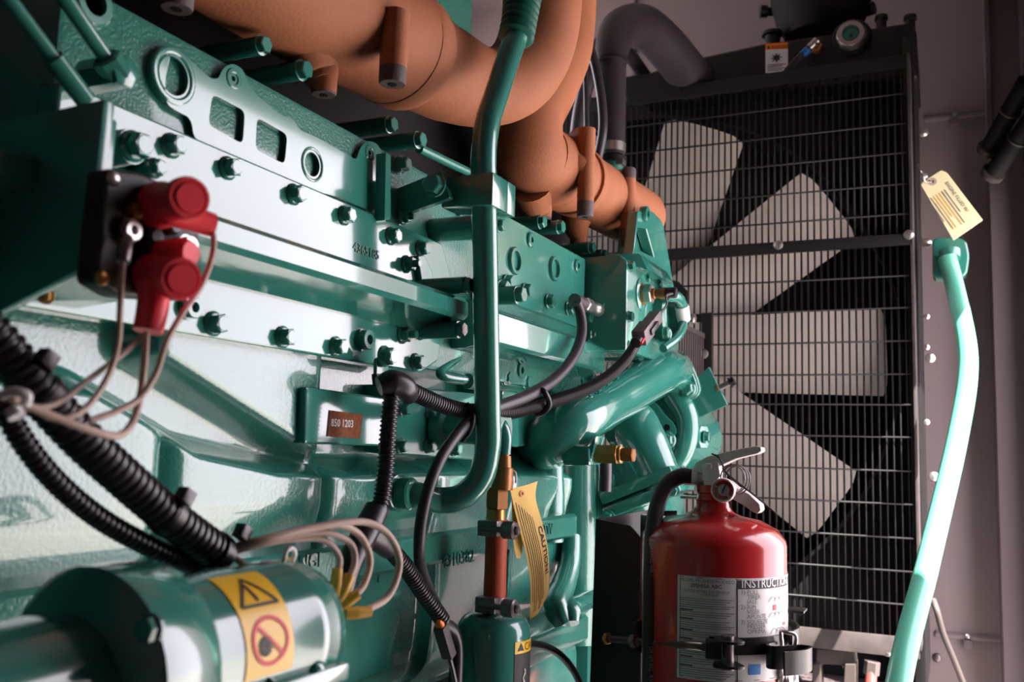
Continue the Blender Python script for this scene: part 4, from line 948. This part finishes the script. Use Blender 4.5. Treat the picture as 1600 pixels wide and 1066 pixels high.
# ================================================================ starter motor
ye = .485; A = FP(549, 992, ye); rs = .042
sc = Vector((A.x-rs, 0, A.z))
stm = thing('starter_motor', 'dull green starter motor with a yellow warning sticker', 'motor', (sc.x, .40, sc.z-rs))
G().lathe((sc.x, .37, sc.z), YV, [(0, rs), (.085, rs), (.087, rs*1.015), (.093, rs*1.015), (.095, rs), (ye-.37-.012, rs), (ye-.37-.003, rs*.95), (ye-.37, rs*.86)], 48).done('motor_body', 'teal', stm)
G().lathe((sc.x, .325, sc.z), YV, [(0, .047), (.004, .052), (.038, .052), (.042, .049), (.046, .043)], 40).done('end_flange', 'teal', stm)
G().lathe((sc.x-.012, .10, sc.z-.012), YV, [(0, .020), (.02, .032), (.12, .040), (.226, .043)], 36).done('drive_nose', 'teal', stm)
bolt(stm, (sc.x+.042, .327, sc.z+.028), (0, -1, 0), .007, 'hex', 'teal')
G().box((sc.x+.028, .398, sc.z-.024), (sc.x+.046, .480, sc.z-.014)).bevel(.003).done('pole_strap', 'smooth', stm)
G().lathe((sc.x+.014, .38, sc.z-.062), YV, [(0, .026), (.004, .029), (.09, .029), (.094, .025)], 32).done('solenoid', 'teal', stm)
bolt(stm, (sc.x+.041, .455, sc.z-.014), (1, 0, .5), .005, 'round', 'smooth', 'strap_rivet')
G().tube([Vector((sc.x+math.cos(a)*(rs+.001), .418+.012*math.sin(a*1.3), sc.z+math.sin(a)*(rs+.001))) for a in [math.radians(q) for q in (-60, -45, -30, -15)]], .0016, 8, 16).done('vent_tube', 'teal', stm)
# sticker wrapped on the body
def syl(u, v, h=0):                                   # u along Y, v = angle from +X (radians)
    q = rs+h; return Vector((sc.x+q*math.cos(v), u, sc.z+q*math.sin(v)))
def patch(name, u0, u1, v0, v1, h, mt, par, fn, n=20, th=.0002, label=None):
    g = G(); rows = []
    for i in range(n+1):
        v = v0+(v1-v0)*i/n; rows.append([fn(u0, v, h), fn(u1, v, h), fn(u1, v, h-th), fn(u0, v, h-th)])
    g.rings(rows); return g.done(name, mt, par, label=label)
U0, U1, VT, VB = .392, .430, math.radians(72), math.radians(-12)
stk = patch('warning_sticker', U0, U1, VB, VT, .0006, 'yellow', stm, syl, 24, label='yellow sticker with triangle and prohibition sign')
def smap(u, v, h=0): return syl(U0+(U1-U0)*u, VB+(VT-VB)*v, .0008+h)     # unit square on the sticker
def sline(name, pts, wd, mt, par, closed=True):
    g = G(); pts = [Vector(p) for p in pts]; n = len(pts); asp = (rs*(VT-VB))/(U1-U0)
    sub = []
    for i in range(n if closed else n-1):
        a, b = pts[i], pts[(i+1) % n]; d = (b-a); d2 = Vector((d.x, d.y*asp)); nn = Vector((-d2.y, d2.x)).normalized()*wd; nn = Vector((nn.x, nn.y/asp))
        rows = []
        for k in range(7):
            p = a+d*(k/6); rows.append([smap(p.x+nn.x, p.y+nn.y, .0003), smap(p.x-nn.x, p.y-nn.y, .0003), smap(p.x-nn.x, p.y-nn.y), smap(p.x+nn.x, p.y+nn.y)])
        g.rings(rows)
    return g.done(name, mt, par)
sline('triangle_sign', [(.12, .60), (.88, .60), (.5, .90)], .022, 'ink', stk); sline('sign_mark', [(.5, .64), (.42, .84)], .025, 'ink', stk, False)
sline('prohibition_ring', [(.5+.36*math.cos(2*math.pi*k/28), .29+.19*math.sin(2*math.pi*k/28)) for k in range(28)], .03, 'redink', stk); sline('prohibition_bar', [(.26, .42), (.74, .16)], .03, 'redink', stk, False)
sline('sign_figure', [(.38+.09*math.cos(2*math.pi*k/14), .25+.045*math.sin(2*math.pi*k/14)) for k in range(14)], .06, 'ink', stk)

# ================================================================ drain valve, orange hose, filter canister
XO, YO = -.455, None
c0 = EP(774, 890, XO); YO = c0.y
def ho(py): return Vector((XO, YO, FP(774, py, YO).z))
pxm = dep(c0)/FPX
vt = thing('drain_valve', 'old brass ball valve above the orange hose', 'valve', ho(815))
bx_ = FP(787, 710, YO).x; fz = lambda py: FP(787, py, YO).z
G().tube([Vector((bx_-.075, YO, fz(652))), Vector((bx_-.03, YO, fz(652))), Vector((bx_-.008, YO, fz(660))), Vector((bx_, YO, fz(680))), Vector((bx_, YO, fz(710)))], .008, 16, 32).done('feed_elbow', 'teal', vt)
def vlathe(nm, rows_, mt, par, px=None, seg=28):
    b0 = ho(rows_[0][0]); x = FP(px, rows_[0][0], YO).x if px else XO
    return G().lathe((x, YO, b0.z), (0, 0, -1), [((b0.z-ho(r_[0]).z), r_[1]*pxm) for r_ in rows_], seg).done(nm, mt, par)
vlathe('thread_nipple', [(706, 9), (712, 9), (712, 12), (730, 13), (731, 16), (745, 16)], 'bronze', vt, 787)
vlathe('valve_body', [(730, 13), (740, 17), (752, 18), (765, 17)], 'bronze', vt, 785)
vlathe('hex_nut', [(762, 17), (765, 19), (792, 19), (795, 17)], 'bronze', vt, 777, 6)
vlathe('hose_tail', [(794, 13), (796, 15), (808, 15), (815, 16), (826, 15)], 'brass', vt, 775)
G().tube(EPs([(797, 735, -.444), (805, 738, -.438), (806, 755, -.436)]), .0012, 8, 12).done('tag_string', 'whitewire', vt)
oh = thing('coolant_hose', 'short orange hose between two screw clamps', 'hose', ho(950))
vlathe('hose', [(812, 17.5), (880, 17), (958, 18)], 'orangehose', oh)
for py in (824, 942):
    cl_ = vlathe('hose_clamp', [(py-10, 19), (py-10, 20), (py+11, 20), (py+11, 19)], 'steel', oh)
    z = ho(py).z; p0, p1 = FP(750, py, YO-.022), FP(810, py+1, YO-.022)
    G().cyl(Vector((p0.x, YO-.024, z)), Vector((p1.x, YO-.024, z)), .0032, 12).done('clamp_screw', 'steel', cl_)
    hb = FP(798, py, YO-.024).x; G().cyl((hb-.009, YO-.024, z), (hb+.006, YO-.024, z), .0095, 18, .0015).done('clamp_barrel', 'steel', cl_)
    hexbar(G(), Vector((p1.x-.006, YO-.024, z)), XV, .005, .008).done('screw_head', 'steel', cl_)
    G().box((XO-.012, YO-.024, z-.0085), (XO+.012, YO-.010, z+.0085)).bevel(.002).done('clamp_saddle', 'steel', cl_)
can = thing('filter_canister', 'green coolant heater canister with a caution label under the orange hose', 'canister', ho(1330))
RC = 57.5*pxm; zc = ho(962).z
G().lathe((XO, YO, zc-.26), ZV, [(0, RC*.6), (.01, RC*.9), (.025, RC), (.24, RC), (.25, RC*.97), (.258, RC*.86), (.262, RC*.70), (.264, RC*.3)], 48).done('canister_body', 'teal', can)
G().box((-.56, YO-.02, zc-.20), (XO-RC+.004, YO+.02, zc-.14)).done('mount_foot', 'teal', can)
vdir = Vector((-XO, -YO, 0)).normalized(); rdir = Vector((-vdir.y, vdir.x, 0))
def cyl_fn(c, rad):                                    # u = arc metres to the right of the camera line, v = z
    def f(u, v, h=0):
        a = u/rad; q = rad+h; return Vector((c.x, c.y, 0))+(vdir*math.cos(a)+rdir*math.sin(a))*q+ZV*v
    return f
cf = cyl_fn(Vector((XO, YO, 0)), RC)
def wrap(name, u0, u1, z0, z1, h, mt, par, f, n=16, th=.0003, label=None):
    g = G(); rows = []
    for i in range(n+1):
        u = u0+(u1-u0)*i/n; rows.append([f(u, z0, h), f(u, z1, h), f(u, z1, h-th), f(u, z0, h-th)])
    g.rings(rows); return g.done(name, mt, par, label=label)
zA, zB_, zC = FP(815, 1009, YO-.03).z, FP(815, 1028, YO-.03).z, FP(815, 1140, YO-.03).z
cs = wrap('caution_label', RC*.60, RC*1.9, zC, zB_, .0005, 'ink', can, cf, label='black and yellow caution label')
wrap('label_band', RC*.60, RC*1.9, zB_, zA, .0006, 'yellow', cs, cf)
text('label_text', '\u25b2CAUTION', (zA-zB_)*.95, 'ink', cs, lambda u, v, h=0: cf(RC*.66+u, zB_+.0025+v, .0009+h))
G().tube([cf(RC*.95+.002*math.sin(k*2.1), zB_-.016-.0045*k, .0008) for k in range(8)], .0014, 6, 20).done('label_figure', 'white', cs)
bc_ = G().tube(EPs([(815, 1006, -.44), (850, 1010, -.44), (880, 1028, -.44), (905, 1066, -.44), (915, 1110, -.44)]), pr(c0, 6.5), 14, 30).done('heater_cable', 'rubber'); tag(bc_, 'black cable curving away behind the green canister', 'cable')

# caution tag hanging on the valve
tg = thing('caution_tag', 'yellow paper caution tag hanging beside the orange hose', 'tag', EP(830, 966, -.41))
rowsT = [((797, 764), (840, 752)), ((802, 788), (837, 778)), ((812, 828), (846, 812)), ((822, 868), (855, 850)), ((828, 905), (858, 886)), ((829, 940), (857, 925)), ((828, 968), (845, 950))]
def tagpt(s, t, h=0):                                   # s 0..1 down, t 0..1 across
    f = s*(len(rowsT)-1); k = min(int(f), len(rowsT)-2); f -= k
    def cr(i): return [EP(*rowsT[i][0], -.444), EP(*rowsT[i][1], -.438)]
    i0, i3 = max(k-1, 0), min(k+2, len(rowsT)-1)
    def cm(j):
        a, b, c, d = cr(i0)[j], cr(k)[j], cr(k+1)[j], cr(i3)[j]
        return .5*((2*b)+(c-a)*f+(2*a-5*b+4*c-d)*f*f+(3*b-a-3*c+d)*f**3)
    p = cm(0).lerp(cm(1), t); n = Vector((.92, -.39, 0)); bow = .004*math.sin(math.pi*t)
    return p+n*(bow+h)
g = G(); NR = 30
rw = []
for i in range(NR+1):
    s_ = i/NR; rw.append([tagpt(s_, j/8, .0) for j in range(9)]+[tagpt(s_, j/8, -.0004) for j in range(8, -1, -1)])
g.rings(rw); g.done('tag_sheet', 'paper', tg)
Lt = .15
text('tag_heading', 'CAUTION!', .0105, 'ink', tg, lambda u, v, h=0: tagpt(.36+u/Lt, .68+v/.034, .0006), bold=.0002)
for q in range(7):
    s0, s1 = .16+.02*q, (.93 if q % 3 else .85)
    g = G(); g.rings([[tagpt(s0+(s1-s0)*k/14, .08+q*.075, .0005), tagpt(s0+(s1-s0)*k/14, .092+q*.075, .0005), tagpt(s0+(s1-s0)*k/14, .092+q*.075, .0002), tagpt(s0+(s1-s0)*k/14, .08+q*.075, .0002)] for k in range(15)]).done('tag_line', 'greyink', tg)
p = EP(812, 771, -.4415)+Vector((.0033, -.0014, 0)); G().lathe(p, (.92, -.39, 0), [(0, .0035), (.0005, .0035), (.0006, .0018), (0, .0016)], 16).done('eyelet', 'bronze', tg)
g = G(); rows2 = [((799, 768), (812, 770)), ((800, 800), (815, 800)), ((801, 835), (817, 835)), ((804, 860), (816, 862)), ((807, 872), (813, 873))]
g.rings([[EP(*a, -.452), EP(*b, -.449), EP(*b, -.4494), EP(*a, -.4524)] for a, b in rows2]).done('tag_flap', 'paper', tg)

# ================================================================ tag on the guard
t3 = thing('paper_tag', 'pale yellow paper tag wired to the fan guard edge', 'tag', FP(1490, 375, 2.22))
YT3 = 2.215
plateY('tag_sheet', [(1439, 289), (1442, 284), (1471, 266), (1480, 270), (1536, 344), (1490, 376)], YT3, .0012, 'paperpale', t3, r=.002, holes=[circ((FP(1457, 284, YT3).x, FP(1457, 284, YT3).z), .003, 12)], bev=.0002)
q = FP(1457, 284, YT3-.0008); G().lathe(q, (0, -1, 0), [(0, .0085), (.0006, .0085), (.0007, .0035), (0, .003)], 18).done('eyelet', 'beige', t3)
ux = (FP(1528, 345, YT3)-FP(1480, 280, YT3)).normalized(); uy = (FP(1480, 280, YT3)-FP(1447, 300, YT3)).normalized()
text('tag_heading', 'ENGINE FILLED W/', .0105, 'ink', t3, flat(FP(1476, 286, YT3-.0014), ux, uy), sx=.92)
for k in range(7):
    a = FP(1470-k*4.2, 290+k*2.6, YT3-.0012)+ux*.012; L = .085 if k % 3 else .06
    G().prism([a, a+ux*L, a+ux*L+uy*.0016, a+uy*.0016], (0, -.0003, 0)).done('tag_line', 'yellowterm' if 1 < k < 5 else 'greyink', t3)
G().tube(FPs([(1434, 256, YG), (1440, 268, YT3-.01), (1450, 279, YT3-.006), (1457, 284, YT3-.002)]), .0011, 6, 16).done('tag_wire', 'zinc', t3)
G().tube(FPs([(1434, 258, YG), (1444, 276, YT3-.008), (1446, 284, YT3-.006), (1456, 285, YT3-.002)]), .0011, 6, 16).done('tag_wire', 'zinc', t3)

# ================================================================ fire extinguisher
YX = 1.15; ex = FP(1113, 900, YX); cxx = ex.x; rx = .0865
C0 = Vector((cxx, YX, 0)); vdir = Vector((-cxx, -YX, 0)).normalized(); rdir = Vector((-vdir.y, vdir.x, 0))
ef = cyl_fn(C0, rx)
zx = lambda py, dy=0: FP(1113, py, YX+dy).z
fe = thing('fire_extinguisher', 'red fire extinguisher with instruction label and silver valve', 'extinguisher', (cxx, YX, zx(852)-.46))
zs_ = zx(848)
G().lathe((cxx, YX, zs_-.46), ZV, [(0, rx*.9), (.006, rx*.97), (.02, rx), (.46, rx), (.466, rx*.985), (.478, rx*.88), (.488, rx*.66), (.492, rx*.42), (.496, rx*.30), (.503, rx*.235), (.516, rx*.205)], 64).done('cylinder', 'red', fe)
zn = zs_+.048
G().lathe((cxx, YX, zn), ZV, [(0, .019), (.003, .0205), (.006, .0185), (.010, .0185), (.012, .0215), (.020, .0215), (.021, .0185)], 32).done('neck', 'red', fe)
def fx(px, py, dy=0): return FP(px, py, YX+dy)
xn = cxx
G().prism([fx(1063, 775), fx(1063, 779), fx(1116, 781), fx(1116, 777)], (0, .02, 0)).bevel(.0008).done('collar_plate', 'chrome', fe)
vb = G().prism([fx(1100, 782, -.016), fx(1122, 782, -.016), fx(1124, 748, -.016), (fx(1120, 730, -.016)), fx(1098, 735, -.016)], (0, .030, 0)).bevel(.003).done('valve_body', 'chrome', fe)
# gauge
gc = fx(1131, 766, -.034); vg = (Vector((0, 0, gc.z))-Vector((gc.x, gc.y, gc.z))).normalized(); vg = Vector((.05, -1, 0)).normalized(); rg = pr(gc, 19)
gg = G().lathe(gc, vg, [(-.014, rg*.9), (0, rg), (.006, rg), (.008, rg*.93), (.007, rg*.84), (.003, rg*.82)], 36, cap=False).done('gauge', 'chrome', fe)
G().lathe(gc, vg, [(-.001, rg*.86), (.003, rg*.85)], 32).done('gauge_face', 'white', gg)
G().lathe(gc, vg, [(.0032, rg*.80), (.0038, rg*.80), (.0038, rg*.52), (.0032, rg*.52)], 24, cap=False, ang=(math.radians(-40), math.radians(150))).done('gauge_arc', 'redink', gg)
G().lathe(gc, vg, [(.0032, rg*.80), (.0038, rg*.80), (.0038, rg*.52), (.0032, rg*.52)], 16, cap=False, ang=(math.radians(160), math.radians(300))).done('gauge_arc', 'redink', gg)
G().tube([gc+vg*.0045+Vector((-.002, 0, -.004)), gc+vg*.0045+Vector((.003, 0, .008))], .0007, 6, 2, False).done('gauge_needle', 'ink', gg)
G().ball(gc+vg*.0045, .0022, 6).done('gauge_pin', 'steel', gg)
G().lathe(gc, vg, [(.0062, rg*.86), (.0078, rg*.6), (.0085, .0004)], 28, cap=False).done('gauge_lens', 'glass', gg)
# levers
def folded(name, poly, y0, dy, mt, par):
    return G().prism([fx(a, b, y0) for a, b in poly], (0, dy, 0)).bevel(.0015).done(name, mt, par)
folded('operating_lever', [(1081, 737), (1087, 723), (1104, 714), (1140, 705), (1180, 697), (1189, 699), (1190, 705), (1184, 709), (1150, 717), (1124, 729), (1112, 741)], -.022, .026, 'chrome', fe)
folded('lever_cheek', [(1096, 726), (1122, 722), (1126, 744), (1118, 752), (1098, 752)], -.024, .004, 'chrome', fe)
bolt(fe, fx(1107, 729, -.0245), (0, -1, 0), .0042, 'round', 'chrome', 'lever_rivet')
folded('carry_handle', [(1118, 748), (1138, 752), (1150, 762), (1170, 772), (1187, 788), (1189, 798), (1184, 803), (1177, 801), (1160, 789), (1140, 778), (1120, 770)], -.022, .026, 'chrome', fe)
for k, (dx, dy_) in enumerate(((0, 0), (4, 2), (-4, 1))):
    c = fx(1149+dx, 748+dy_, -.03+.004*k); G().tube([c+Vector((.014*math.cos(a), .003*math.sin(a*2), .016*math.sin(a))) for a in [2*math.pi*i/14 for i in range(15)]], .0009, 8, 56).done('pull_ring', 'steel', fe)
G().tube([fx(*p) for p in ((1112, 709, -.028), (1124, 716, -.03), (1134, 738, -.032), (1150, 752, -.034), (1180, 775, -.034), (1213, 803, -.034))], .0011, 8, 30).done('seal_tie', 'plastic', fe)
G().lathe(fx(1098, 746), fx(1072, 746)-fx(1098, 746), [(-.004, .0085), (.004, .0085), (.004, .0098), (.020, .0100), (.022, .0092)], 22).done('hose_crimp', 'chrome', fe)
P = [fx(*p) for p in ((1082, 746, 0), (1066, 744, -.004), (1045, 755, -.012), (1030, 782, -.025), (1021, 825, -.045), (1018, 880, -.058), (1017, 960, -.062), (1016, 1060, -.062), (1016, 1180, -.06))]
hz = G().tube(P, .0098, 22, 100).done('hose', 'rubber', fe)
G().tube([p+Vector((-.0078, .004, 0)) for p in P[4:]], .003, 8, 40).done('hose_stripe', 'yellowterm', hz)
hp0, hp1 = P[7], P[5]; hd = (hp1-hp0).normalized(); hv = Vector((.35, -.94, 0)); hv = (hv-hd*hv.dot(hd)).normalized(); hw = hd.cross(hv)
for s_, st0 in (('MAX W.P. 250 PSI FOR', -.02), ('CLASS 300 2021/03', .10)):
    text('hose_print', s_, .0062, 'greyprint', hz, lambda u, v, h=0: hp0+hd*(st0+u)+(hv*math.cos((v-.002)/.0099)+hw*math.sin((v-.002)/.0099))*-.0+hv*(.0113*math.cos((v-.002)/.0099))+hw*(.0113*math.sin((v-.002)/.0099)))
lblz0, lblz1 = zx(903, -rx), zx(1066, -rx)
aL, aD, aR = math.radians(-26), math.radians(18.5), math.radians(92)
lab = wrap('label', aL*rx, aR*rx, lblz1, lblz0, .0005, 'white', fe, ef, 40, label='white instruction label')
def ln(u0, u1, z0, z1, mt='ink', nm='label_line', h=.0009): return wrap(nm, u0, u1, z0, z1, h, mt, lab, ef, 8)
hgt = lblz0-lblz1; H = lambda f: lblz0-hgt*f
ln(aD*rx-.0008, aD*rx, lblz1, H(.02)); 
for f_ in (.015, .985): ln(aL*rx+.003, aR*rx, H(f_), H(f_)+.0006, 'greyink')
ln(aL*rx+.003, aL*rx+.0036, H(.985), H(.015), 'greyink')
ln(aD*rx, aR*rx, H(.105), H(.02), 'ink', 'label_header')
def lt(s, u, f, size, mt='ink', sx=1, bold=0): return text('label_text', s, size, mt, lab, lambda a, b, h=0: ef(u*rx+a, H(f)+b, .0011), sx=sx, bold=bold)
ra = math.radians
lt('INSTRUCTIONS', ra(21), .09, .0128, 'white', .93, .0002)
for i, s in enumerate(('1) PULL', '    TIRER', '    JALE', '2) AIM', '    VISER', '    APUNTE', '3) SQUEEZE', '    PRESSER', '    OPRIMA')):
    lt(s, ra(20.5), .155+i*.0465+(i//3)*.004, .0068, 'greyink')
lt('MODEL\u00b7MOD\u00c8LE\u00b7MODELO', ra(-24), .055, .0050, 'greyink', 1.02); lt('20SHISA ABC', ra(-16), .105, .0060, 'greyink', 1, .0001)
lt('BUCKEYE FIRE EQUIPMENT', ra(-21), .155, .0042, 'greyink', 1); lt('COMPANY', ra(-8), .185, .0040, 'greyink')
f_ = .215; k = 0
while f_ < .97:
    head_ = k in (5, 9, 14, 18, 22, 26, 30)
    ln(ra(-24)*rx, ra(-14 if head_ else 16-(k % 3)*3)*rx, H(f_+(.014 if head_ else .0045)), H(f_), 'greyink', 'label_line'); f_ += .0215; k += 1
# little pictograms
for f_, du in ((.19, 0), (.34, 0), (.50, 2)):
    for q in range(3):
        G().tube([ef(ra(45+du+q*6)*rx, H(f_+.05), .0012), ef(ra(49+du+q*5)*rx, H(f_+.0), .0012), ef(ra(54+du+q*6)*rx, H(f_+.03), .0012)], .0003, 6, 12).done('pictogram_line', 'greyprint', lab)
ln(ra(50)*rx, ra(54)*rx, H(.325), H(.27), 'redink', 'pictogram'); ln(ra(64)*rx, ra(69)*rx, H(.49), H(.46), 'redink', 'pictogram')
ln(ra(27)*rx, ra(37)*rx, H(.93), H(.83), 'blueink', 'pictogram')

# bracket behind and around the extinguisher
eb = thing('extinguisher_bracket', 'black steel bracket clamping the red extinguisher with a strap', 'bracket', fx(965, 1250, .09))
yk = 1.175
zz0 = FP(965, 1120, yk).z
plateY('channel_side', [(931, 811), (985, 822), (1004, 843), (1004, 1200), (917, 1200)], yk, .003, 'black', eb, r=.001, bev=.0006)
G().prism([FP(931, 811, yk), FP(1012, 797, yk+.08), FP(1012, 1200, yk+.08), FP(917, 1200, yk)], (.002, .002, 0)).done('channel_back', 'black', eb)
plateY('channel_rear', [(1000, 799), (1058, 798), (1058, 1200), (1000, 1200)], yk+.085, .003, 'black', eb, r=.001, bev=.0006)
G().lathe(FP(1020, 806, yk+.04), ZV, [(-.3, .016), (0, .016), (.001, .0145), (-.01, .014)], 24).done('channel_tube', 'steel', eb)
G().box((FP(985, 1000, yk).x-.05, yk+.02, 0), (FP(985, 1000, yk).x+.0, yk+.09, zz0+.02)).done('post', 'black', eb)
a, b = fx(946, 998, -.03), fx(1112, 1012, -.105)
G().tube([a, b], .0042, 14, 2, True, rib=(.0016, .0006)).done('threaded_rod', 'steel', eb)
d = (b-a).normalized(); hexbar(G(), a+d*.045, d, .0085, .008).done('rod_nut', 'steel', eb); hexbar(G(), a+d*.0, d, .0075, .006).done('rod_nut', 'brass', eb)
plateY('rod_plate', [(988, 975), (993, 970), (996, 972), (996, 1020), (988, 1024)], YX-.05, .02, 'black', eb, r=.001, bev=.001)
zc0, zc1 = zx(998, -rx), zx(1028, -rx)
def strip(name, pts, z0, z1, th, mt, par):               # flat strap swept along XY points
    pts = catmull([Vector((p.x, p.y, 0)) for p in pts], 40); g = G(); rows = []
    for i, p in enumerate(pts):
        d = (pts[min(i+1, len(pts)-1)]-pts[max(i-1, 0)]).normalized(); n = Vector((d.y, -d.x, 0))*th/2
        rows.append([p+n+ZV*z0, p+n+ZV*z1, p-n+ZV*z1, p-n+ZV*z0])
    return g.rings(rows).done(name, mt, par)
pol = lambda deg, rad: Vector((C0.x, C0.y, 0))+(vdir*math.cos(ra(deg))+rdir*math.sin(ra(deg)))*rad
zs0, zs1 = zc1+.004, zc0+.002
strip('strap', [pol(q, rx+.0028) for q in range(-2, 131, 12)], zs0, zs1, .0030, 'black', eb)
strip('strap_outer', [pol(q, rx+.012) for q in (62, 80, 100, 120, 140)], zs0+.002, zs1+.004, .003, 'black', eb)
strip('hook', [pol(50, rx+.005), pol(38, rx+.010), pol(36, rx+.020), pol(46, rx+.026), pol(54, rx+.030), pol(56, rx+.040), pol(48, rx+.048), pol(40, rx+.050), pol(33, rx+.050)], zs0-.012, zs1-.006, .003, 'black', eb)
for zq in (zs0-.008, zs1-.001):
    plate2d('clevis_plate', fillet([Vector((p.x, p.y)) for p in (pol(2, rx+.002), pol(16, rx+.004), pol(18, rx+.03), pol(12, rx+.036), pol(0, rx+.032))], .008), (0, 0, zq+.002), XV, YV, .003, 'black', eb, bev=.0006)
G().cyl(pol(9, rx+.018)+ZV*(zs0-.012), pol(9, rx+.018)+ZV*(zs1+.005), .007, 18).done('clevis_pin', 'steel', eb)
G().obox(pol(1, rx+.022)+ZV*((zs0+zs1)/2), rdir, vdir, ZV, .018, .022, zs1-zs0).bevel(.002).done('clevis_block', 'black', eb)
for dz in (.0, .052):
    p = fx(1238, 953, .02)-ZV*dz; G().obox(p, XV, YV, ZV, .03, .03, .003).bevel(.0008).done('rear_tab', 'black', eb)
G().tube([fx(*p) for p in ((1222, 1008, -.04), (1221, 985, -.05), (1228, 968+20, -.055), (1242, 992, -.05), (1243, 1005, -.045), (1236, 1022, -.045), (1222, 1030, -.045))], .0022, 10, 50).done('spring_clip', 'zinc', eb)
# crumpled clear wrap caught under the strap
g = G(); bmesh.ops.create_icosphere(g.b, subdivisions=4, radius=1)
c = fx(1226, 1055, .0)
from mathutils import noise
for v in g.b.verts:
    n_ = noise.noise(v.co*3.1)+.6*noise.noise(v.co*7.3)
    v.co = Vector((v.co.x*.014, v.co.y*.03, v.co.z*.045))*(1+.35*n_)+c
wp = g.done('plastic_wrap', 'white', angle=20); tag(wp, 'crumpled pale plastic wrap under the extinguisher strap', 'wrap')
